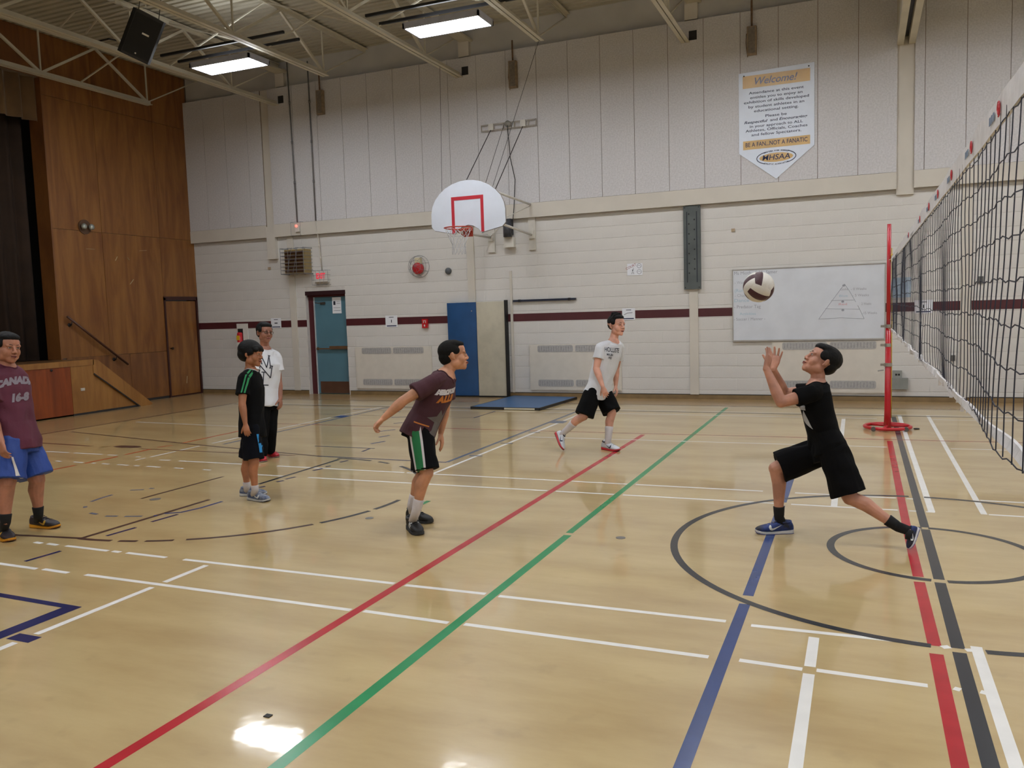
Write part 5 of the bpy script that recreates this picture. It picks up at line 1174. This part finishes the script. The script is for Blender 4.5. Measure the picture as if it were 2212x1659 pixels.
    # socks
    if cols.get('sock'):
        for q in ('L', 'R'):
            kn, an = J['kn'+q], J['an'+q]; u_ = opts.get('sock_h', .35)
            mb = MB(); mb.smooth = True; L_ = Vector(root.location); ty = J['toe'+q]-J['heel'+q]; uq = J.get('up'+q, Vector((0, 0, 1)))
            def lp(f_):
                d_ = .006 if f_ < .35 else .006+(f_-.35)/.35*.012
                return mix(an, kn, f_)+J['bk'+q]*min(.018, .006*f_/.35 if f_ < .35 else d_)*s-L_
            def lr(f_): return ((.031+(.040*g**.4-.031)*f_/.35) if f_ < .35 else (.040*g**.4+(.054*g**.6-.040*g**.4)*(f_-.35)/.35))*s+.006
            fs_ = [u_*(1-i/5) for i in range(6)]
            mb.tube([lp(fs_[0]+.012)]+[lp(f_) for f_ in fs_]+[J['heel'+q]+ty*.24+uq*.05*s-L_], [lr(u_)-.004]+[lr(f_) for f_ in fs_]+[.033*s], 18)
            mb.tube([J['heel'+q]+ty*.2+uq*.055*s-L_, J['heel'+q]+ty*.6+uq*.040*s-L_], [.030*s, .022*s], 12)
            mb.build('sock', cols['sock'], root)
    sh_ = {}
    for q, k_ in (('L', -1), ('R', 1)):
        up = J.get('up'+q, Vector((0, 0, 1)))
        sh_[q] = shoe(root, J['heel'+q], J['toe'+q], up, s, cols['shoe'], None, high=opts.get('high', 0), bars=opts.get('bars', False), side_emblem=opts.get('emblem', True))
    return root, body, shirt, shorts, sh_, dict(spine=spine, fwd=fwd, S=S, pel=pel, che=che, nb=nb, H=(Hc, hX, hY, hZ, HS))
HAIRB = M('black_hair', (9, 8, 9), .6, bump=.5, bscale=260, vary=.3, scale=60, spec=.22)
HAIRS = M('cropped_hair', (20, 18, 16), .8, bump=.4, bscale=300, vary=.3, scale=60, spec=.2)
WH = M('cloth_white', (206, 208, 214), .85, bump=.15, bscale=150, vary=.04)
BLK = M('cloth_black', (8, 8, 10), .9, bump=.15, bscale=150, spec=.15)
NAVYB = M('cloth_navy_black', (10, 12, 20), .9, bump=.1, spec=.15)
FL = lambda px, py: on_z(px, py, 0.0)
IMGR = cam_dir(1, 0, 0); UPZ = Vector((0, 0, 1))
def flat(v): v = Vector((v.x, v.y, 0)); return v.normalized()
# ---------- P6: the setter in black reaching up at right
J = dict(head=pt(1773, 781, 5.80), neck=pt(1764, 829, 5.80), chest=pt(1762, 875, 5.80),
    shL=pt(1757, 849, 5.66), shR=pt(1753, 846, 5.96), elL=pt(1687, 869, 5.64), wrL=pt(1655, 795, 5.70), hdL=pt(1663, 765, 5.72), elR=pt(1694, 850, 6.0), wrR=pt(1670, 797, 5.92), hdR=pt(1676, 771, 5.93),
    hipL=pt(1796, 962, 5.72), hipR=pt(1779, 972, 5.90), knL=pt(1836, 1075, 5.66), knR=pt(1676, 1012, 5.96), anL=pt(1940, 1138, 5.56), anR=pt(1683, 1118, 6.0),
    front=cam_dir(-1, 0, 0), bkL=cam_dir(.5, .8, 0), bkR=cam_dir(1, 0, 0))
J['heelR'] = FL(1713, 1151); d = flat(FL(1632, 1152)-FL(1713, 1151)); J['toeR'] = J['heelR']+d*.272
J['heelL'] = pt(1985, 1141, 5.50); J['toeL'] = FL(1966, 1192)+Vector((0, 0, .012)); J['upL'] = cam_dir(-.92, .30, 0)
SH = (M('shoe_blue', (26, 52, 118), .6, vary=.5, scale=14, rgb2=(16, 18, 30)), M('sole_white', (206, 206, 212), .6), M('laces_grey', (150, 140, 140), .7), M('outsole_blue', (60, 62, 150), .6), M('emblem_white', (214, 216, 214), .5))
root, body, shirt, shorts, shs, G6 = person('boy in black shirt and shorts lunging with hands raised under the ball', J, .93, (cam_dir(-.84, .53, .05), cam_dir(.50, .84, 0)),
    dict(skin=skin_mat('skin_setter', (192, 136, 112)), hair=HAIRB, shirt=BLK, shorts=BLK, sock=M('sock_black', (14, 14, 16), .9), shoe=SH), dict(hair='short', sleeve=.55, loose=.006, hem=.35, short_len=.93, leg_r=.122, sock_h=.22, head=1.04, hs=1.12,
    handL=dict(palm=cam_dir(-.3, .55, .6), curl=.3, spread=.18, side=1, thumb=.4), handR=dict(palm=cam_dir(-.45, .5, -.6), curl=.2, spread=.3, side=1, thumb=.5)))
decal('shirt_print', poly_mesh([(-.05, .0), (.05, -.06), (.0, .07)]), shirt, pt(1738, 908, 5.74), cam_dir(.45, 0, -.9), cam_dir(0, 1, 0), M('print_pale', (170, 172, 178), .7), root).parent = shirt
decal('shirt_print', poly_mesh([(-.03, -.015), (.03, -.02), (.03, .02), (-.03, .015)]), shirt, pt(1732, 880, 5.74), cam_dir(.45, 0, -.9), cam_dir(0, 1, 0), MATS['print_pale'], root).parent = shirt
decal('shorts_emblem', poly_mesh([(a, b_) for a, b_ in swoosh(.05)]), shorts, pt(1820, 1061, 5.4), cam_dir(1, 0, 0), cam_dir(0, 1, 0), MATS['print_pale'], root).parent = shorts
# ---------- P4: boy in maroon crouching
J = dict(head=pt(981, 768, 6.40), neck=pt(963, 806, 6.38), chest=pt(946, 843, 6.38),
    shR=pt(937, 824, 6.22), shL=pt(968, 822, 6.54), elR=pt(872, 865, 6.12), wrR=pt(828, 904, 6.12), hdR=pt(808, 924, 6.12), elL=pt(962, 880, 6.62), wrL=pt(952, 936, 6.60), hdL=pt(956, 962, 6.60),
    hipR=pt(904, 928, 6.30), hipL=pt(910, 928, 6.46), knR=pt(922, 1022, 6.24), knL=pt(916, 1020, 6.46), anR=pt(899, 1104, 6.26), anL=pt(889, 1092, 6.50), front=cam_dir(1, 0, -.2), bkR=cam_dir(-1, 0, 0), bkL=cam_dir(-1, 0, 0))
J['heelR'] = FL(884, 1140); J['toeR'] = J['heelR']+flat(FL(912, 1160)-FL(884, 1140))*.275; J['heelL'] = FL(880, 1122); J['toeL'] = J['heelL']+flat(FL(934, 1131)-FL(880, 1122))*.272
SH = (M('shoe_black', (18, 18, 20), .6, vary=.2, scale=20), M('sole_charcoal', (44, 46, 50), .6), M('laces_black', (30, 30, 32), .7), M('outsole_grey', (70, 72, 72), .6), M('emblem_white', (0, 0, 0)))
root, body, shirt, shorts, shs, G4 = person('crouching boy in a maroon shirt and black shorts with green side stripe', J, .93, (cam_dir(.98, .10, .12), cam_dir(-.08, 1, 0)),
    dict(skin=skin_mat('skin_crouch', (196, 138, 104)), hair=HAIRS, shirt=M('cloth_maroon', (66, 30, 40), .85, bump=.15, bscale=150, vary=.15), shorts=BLK, sock=M('sock_white', (202, 196, 198), .9, bump=.3), shoe=SH),
    dict(hair='buzz', sleeve=.62, loose=.02, hem=.45, short_len=.93, leg_r=.104, sock_h=.30, vneck=.02, head=1.02, high=1, bars=True, mouth=True, handR=dict(palm=cam_dir(.3, -.8, -.3), curl=1.0, spread=.05, side=-1, thumb=.1), handL=dict(palm=cam_dir(-.9, 0, .2), curl=.3, spread=.12, side=1)))
fU = cam_dir(.62, .06, .78); fV = cam_dir(.32, .94, 0)
o_ = pt(966, 846, 6.3)
for body_, sz, dv, col in (('AEROPOST', .046, .0, M('print_white', (196, 190, 192), .7)), ('ALLS', .066, -.056, M('print_orange', (190, 112, 40), .7))):
    me = text_mesh(body_, sz, col, offset=.006, spacing=.95 if dv == 0 else 1.25)
    decal('shirt_print', me, shirt, o_+fV*dv, fU, fV, col, root, off=.003).parent = shirt
GP = M('print_grey', (96, 90, 88), .7)
decal('shirt_print', poly_mesh([(-.11, -.0), (-.04, .01), (-.02, .06), (.015, .01), (.05, .05), (.05, -.03), (.02, -.1), (-.0, -.16), (-.03, -.2), (-.05, -.15), (-.09, -.13), (-.05, -.1), (-.04, -.04)]), shirt, pt(948, 900, 6.3), fU, fV, GP, root).parent = shirt
decal('shirt_print', poly_mesh([(-.1, .01), (.02, -.025), (.02, -.015), (-.1, .02)]), shirt, pt(926, 918, 6.2), cam_dir(.9, 0, .4), fV, MATS['print_orange'], root).parent = shirt
tdir = (J['knR']-J['hipR']).normalized()
for (w0, w1, mt) in ((-.034, .022, M('stripe_green', (26, 110, 62), .8)), (-.046, -.034, MATS['print_white']), (.022, .038, MATS['print_white'])):
    decal('side_stripe', poly_mesh([(w0*1.05, .125), (w1*1.05, .125), (w1*1.1, .0), (w1, -.15), (w1*.9, -.265), (w0*.9, -.265), (w0, -.15), (w0*1.1, 0)]), shorts, pt(901, 955, 6.1), cam_dir(1, 0.0, .1), cam_dir(-.14, 1, 0), mt, root).parent = shorts
# ---------- P5: boy in the white printed shirt stepping
J = dict(head=pt(1332, 703, 9.72), neck=pt(1325, 737, 9.74), chest=pt(1313, 766, 9.75), shR=pt(1297, 752, 9.66), shL=pt(1338, 750, 9.86), elR=pt(1288, 796, 9.62), wrR=pt(1302, 835, 9.52), hdR=pt(1309, 855, 9.50), elL=pt(1331, 797, 9.96), wrL=pt(1330, 833, 9.92), hdL=pt(1334, 852, 9.90),
    hipR=pt(1281, 846, 9.72), hipL=pt(1301, 844, 9.86), knR=pt(1261, 899, 9.66), knL=pt(1322, 892, 9.76), anR=pt(1218, 934, 9.84), anL=pt(1313, 955, 9.74), front=cam_dir(.6, 0, -.8), bkR=cam_dir(-.6, .7, 0), bkL=cam_dir(-.8, 0, .5))
J['heelR'] = pt(1199, 936, 9.9); J['toeR'] = FL(1214, 975)+Vector((0, 0, .01)); J['upR'] = cam_dir(.85, .3, -.3); J['heelL'] = FL(1301, 970); J['toeL'] = J['heelL']+flat(FL(1348, 977)-FL(1301, 970))*.275
SH = (M('shoe_white', (204, 208, 216), .5), M('sole_red', (190, 34, 44), .5), M('laces_white', (180, 184, 192), .7), M('outsole_dark', (40, 26, 40), .6), M('emblem_navy', (36, 40, 70), .5))
root, body, shirt, shorts, shs, G5 = person('boy in a white printed shirt and black shorts stepping near the far wall', J, .95, (cam_dir(.62, -.02, -.78), cam_dir(-.04, 1, 0)),
    dict(skin=skin_mat('skin_fair', (212, 156, 134)), hair=HAIRB, shirt=WH, shorts=BLK, sock=MATS['sock_white'], shoe=SH), dict(hair='spiky', sleeve=.55, loose=.02, hem=.42, short_len=.96, leg_r=.118, sock_h=.52, head=1.08, high=1, handR=dict(palm=cam_dir(.4, 0, .7), curl=.5, side=1, curls=[.15, .6, .7, .8]), handL=dict(palm=cam_dir(-.8, 0, .3), curl=.5, side=1)))
fU = cam_dir(.80, -.05, .60); fV = cam_dir(.14, .98, 0); o_ = pt(1329, 757, 9.6)
for t_, sz, dv, dx in (('HOLLISTE', .074, 0, 0), ('MALIBU', .036, -.056, -.03), ('1922', .036, -.092, -.03)):
    me = text_mesh(t_, sz, INK, offset=.001); [setattr(v.co, 'x', v.co.x*.60) for v in me.vertices]
    decal('shirt_print', me, shirt, o_+fV*dv+fU*dx, fU, fV, INK, root, off=.004).parent = shirt
# ---------- P2: small boy in black standing
J = dict(head=pt(544, 765, 7.66), neck=pt(541, 799, 7.68), chest=pt(542, 838, 7.68), shR=pt(527, 816, 7.54), shL=pt(553, 815, 7.84), elR=pt(523, 872, 7.48), wrR=pt(530, 915, 7.46), hdR=pt(534, 938, 7.44), elL=pt(556, 872, 7.92), wrL=pt(560, 915, 7.84), hdL=pt(562, 938, 7.82),
    hipR=pt(541, 925, 7.58), hipL=pt(548, 925, 7.76), knR=pt(549, 1000, 7.54), knL=pt(534, 998, 7.76), anR=pt(551, 1058, 7.56), anL=pt(533, 1050, 7.78), front=cam_dir(1, 0, -.15), bkR=cam_dir(-1, 0, 0), bkL=cam_dir(-1, 0, 0))
J['heelR'] = FL(537, 1079); J['toeR'] = J['heelR']+flat(FL(594, 1085)-FL(537, 1079))*.258; J['heelL'] = FL(519, 1071); J['toeL'] = J['heelL']+flat(FL(578, 1069)-FL(519, 1071))*.255
SH = (M('shoe_silver', (132, 138, 150), .5, vary=.35, scale=22, rgb2=(58, 74, 112)), M('sole_pale', (200, 200, 198), .6), M('laces_pale', (170, 180, 200), .7), M('outsole_dark', (0, 0, 0)), M('emblem_white', (0, 0, 0)))
root, body, shirt, shorts, shs, G2 = person('small boy in a black shirt with green shoulder stripes standing in profile', J, .82, (cam_dir(.97, -.04, -.16), cam_dir(.02, 1, 0)),
    dict(skin=skin_mat('skin_small', (172, 112, 78)), hair=HAIRB, shirt=BLK, shorts=NAVYB, sock=MATS['sock_white'], shoe=SH, collar=M('collar_white', (176, 176, 180), .8)), dict(hair='bowl', sleeve=.66, loose=.022, hem=.55, short_len=.90, leg_r=.108, sock_h=.16, head=1.0, handR=dict(palm=cam_dir(.1, 0, .9), curl=.5, side=1), handL=dict(palm=cam_dir(.1, 0, -.9), curl=.5, side=-1)))
GS = M('stripe_bright_green', (40, 132, 80), .8)
for dx in (-.012, .012): decal('sleeve_stripe', poly_mesh([(dx-.006, .1), (dx+.006, .1), (dx+.005, -.11), (dx-.007, -.11)]), shirt, pt(525, 822, 7.4), cam_dir(1, -.1, 0), cam_dir(.14, 1, 0), GS, root).parent = shirt
decal('side_stripe', poly_mesh([(-.028, .085), (.000, .085), (.034, -.08), (.002, -.08)]), shorts, pt(545, 962, 7.3), cam_dir(1, 0, 0), cam_dir(0, 1, 0), M('stripe_sky', (30, 132, 196), .7), root).parent = shorts
# ---------- P3: boy with glasses behind
J = dict(head=pt(572, 719, 9.82), neck=pt(573, 754, 9.86), chest=pt(575, 788, 9.86), shR=pt(554, 770, 9.76), shL=pt(596, 770, 9.92), elR=pt(550, 822, 9.7), wrR=pt(554, 860, 9.62), hdR=pt(556, 880, 9.6), elL=pt(602, 824, 9.92), wrL=pt(606, 860, 9.86), hdL=pt(607, 880, 9.84),
    hipR=pt(567, 868, 9.80), hipL=pt(583, 868, 9.92), knR=pt(567, 926, 9.74), knL=pt(585, 924, 9.86), anR=pt(566, 980, 9.72), anL=pt(584, 974, 9.94), front=cam_dir(.6, 0, -.8), bkR=cam_dir(-.6, 0, .8), bkL=cam_dir(-.6, 0, .8))
J['heelR'] = FL(558, 992); J['toeR'] = J['heelR']+flat(FL(578, 1002)-FL(558, 992))*.27; J['heelL'] = FL(575, 984); J['toeL'] = J['heelL']+flat(FL(612, 991)-FL(575, 984))*.27
SH = (M('shoe_red', (190, 24, 44), .5), M('sole_crimson', (150, 24, 36), .5), M('laces_red', (160, 30, 40), .7), M('sole_pale', (0, 0, 0)), M('emblem_dark', (90, 16, 24), .5))
root, body, shirt, shorts, shs, G3 = person('boy with glasses in a white shirt with large letters, standing behind', J, .97, (cam_dir(.70, -.02, -.70), cam_dir(0, 1, 0)),
    dict(skin=skin_mat('skin_glasses', (160, 106, 84)), hair=HAIRB, shirt=WH, shorts=BLK, shoe=SH), dict(hair='short', sleeve=.58, loose=.03, hem=.30, long=True, head=1.05, emblem=False, handL=dict(palm=cam_dir(-.9, 0, .2), curl=.5, side=1), handR=dict(palm=cam_dir(.9, 0, .2), curl=.5, side=-1)))
fU = cam_dir(.85, 0, .52); fV = cam_dir(0, 1, 0)
def strokes(pairs, w_):
    bm_v = []; bm_f = []
    for (a, b_), (c, d_) in pairs:
        v = Vector((c-a, d_-b_, 0)).normalized(); n_ = Vector((-v.y, v.x, 0))*w_/2; o = len(bm_v)
        bm_v += [(a+n_.x, b_+n_.y, 0), (a-n_.x, b_-n_.y, 0), (c-n_.x, d_-n_.y, 0), (c+n_.x, d_+n_.y, 0)]; bm_f.append((o, o+1, o+2, o+3))
    me = bpy.data.meshes.new('shape'); me.from_pydata(bm_v, [], bm_f); return me
def px2(o, a, b_): return ((a-580)/184, (b_-790)/-184)
def PS(*pp): return [(px2(0, a, b_), px2(0, c, d_)) for a, b_, c, d_ in pp]
decal('shirt_print', strokes(PS((567, 767, 571, 787), (571, 768, 580, 794), (580, 794, 587, 768), (587, 768, 588, 794), (585, 767.5, 590, 768.5), (585.5, 794.5, 589.5, 794.5)), .011), shirt, pt(580, 790, 9.65), fU, fV, INK, root, off=.004).parent = shirt
decal('shirt_print', strokes(PS((566, 788, 565, 815), (566, 788, 588, 816), (588, 816, 592, 791), (589, 790, 594, 791), (563, 815.5, 569, 815.5)), .011), shirt, pt(580, 790, 9.65), fU, fV, INK, root, off=.004).parent = shirt
decal('shirt_print', strokes(PS((569.5, 803.5, 578, 804), (574, 804, 572.5, 831), (568, 831, 584, 831.5)), .011), shirt, pt(580, 790, 9.65), fU, fV, INK, root, off=.004).parent = shirt
Hc, hX, hY, hZ, HS = G3['H']; L_ = Vector(root.location); mb = MB(); mb.smooth = True
def PP(x, y, z): return Hc+(hX*x+hY*y+hZ*z)*HS-L_
for q in (-1, 1):
    mb.tube([PP(q*.033+.022*math.cos(a*PI/8), .098-abs(.022*math.cos(a*PI/8)+.0)*.15, .0+.016*math.sin(a*PI/8)) for a in range(16)], .0018*HS, 6, closed=True); mb.tube([PP(q*.054, .094, .004), PP(q*.082, .04, .008), PP(q*.084, -.01, .008)], .0018*HS, 6)
mb.tube([PP(-.011, .1, .002), PP(.011, .1, .002)], .0018*HS, 6); mb.build('glasses', BLACK, root)
# ---------- P1: heavy boy at the left edge
J = dict(head=pt(17, 752, 6.58), neck=pt(10, 792, 6.60), chest=pt(8, 840, 6.60), shR=pt(-28, 822, 6.44), shL=pt(38, 818, 6.74), elR=pt(-20, 905, 6.34), wrR=pt(3, 955, 6.26), hdR=pt(8, 982, 6.24), elL=pt(48, 900, 6.92), wrL=pt(50, 950, 6.86), hdL=pt(52, 975, 6.84),
    hipR=pt(20, 955, 6.48), hipL=pt(46, 953, 6.70), knR=pt(16, 1043, 6.40), knL=pt(80, 1036, 6.70), anR=pt(12, 1128, 6.40), anL=pt(83, 1110, 6.74), front=cam_dir(.75, 0, -.65), bkR=cam_dir(-.8, 0, .4), bkL=cam_dir(-.8, 0, .4))
J['heelR'] = FL(2, 1158); J['toeR'] = J['heelR']+flat(FL(46, 1184)-FL(2, 1158))*.285; J['heelL'] = FL(68, 1138); J['toeL'] = J['heelL']+flat(FL(148, 1142)-FL(68, 1138))*.285
SH = (M('shoe_charcoal', (44, 44, 50), .6, vary=.4, scale=14, rgb2=(40, 22, 24)), M('sole_yellow', (214, 146, 24), .5), M('laces_dark', (50, 34, 36), .7), M('outsole_dkred', (96, 40, 30), .6), M('emblem_yellow', (206, 160, 50), .5))
root, body, shirt, shorts, shs, G1 = person('heavy boy in a maroon lettered shirt and blue shorts at the left edge', J, .98, (cam_dir(.86, -.04, -.5), cam_dir(.0, 1, 0)),
    dict(skin=skin_mat('skin_heavy', (172, 114, 88)), hair=HAIRB, shirt=M('cloth_wine', (86, 30, 50), .85, bump=.15, bscale=150, vary=.15), shorts=M('cloth_royal', (24, 62, 142), .6, bump=.15, vary=.2, scale=4), sock=M('sock_black', (0, 0, 0)), shoe=SH),
    dict(hair='short', girth=1.22, plump=1.18, sleeve=.6, loose=.02, hem=.42, short_len=.93, leg_r=.105, sock_h=.2, head=1.05, handR=dict(palm=cam_dir(.4, 0, .8), curl=.7, side=1), handL=dict(palm=cam_dir(-.8, 0, .3), curl=.5, side=1)))
fU = cam_dir(.80, .06, .58); fV = cam_dir(.12, .98, 0); PG = M('print_silver', (128, 118, 128), .7)
for t_, sz, o_, xs in (('CANADA', .072, pt(40, 826, 6.4), .95), ('TIGERS', .04, pt(40, 845, 6.4), 1), ('16-8', .08, pt(48, 863, 6.4), .9)):
    me = text_mesh(t_, sz, PG, offset=.006); [setattr(v.co, 'x', v.co.x*xs) for v in me.vertices]
    if t_ == 'TIGERS': continue
    if t_ == 'CANADA':
        for v in me.vertices: v.co.y -= v.co.x**2*1.6
    decal('shirt_print', me, shirt, o_, fU, fV, PG, root, off=.003).parent = shirt
decal('shorts_number', text_mesh('1', .09, WHITE, offset=.008), shorts, pt(88, 1008, 6.4), cam_dir(1, -.1, .1), cam_dir(.1, 1, 0), M('number_white', (210, 204, 200), .6), root).parent = shorts
decal('side_stripe', poly_mesh([(-.012, .1), (.0, .1), (.055, -.09), (.04, -.09)]), shorts, pt(2, 1020, 6.2), cam_dir(1, 0, 0), cam_dir(0, 1, 0), MATS['number_white'], root).parent = shorts
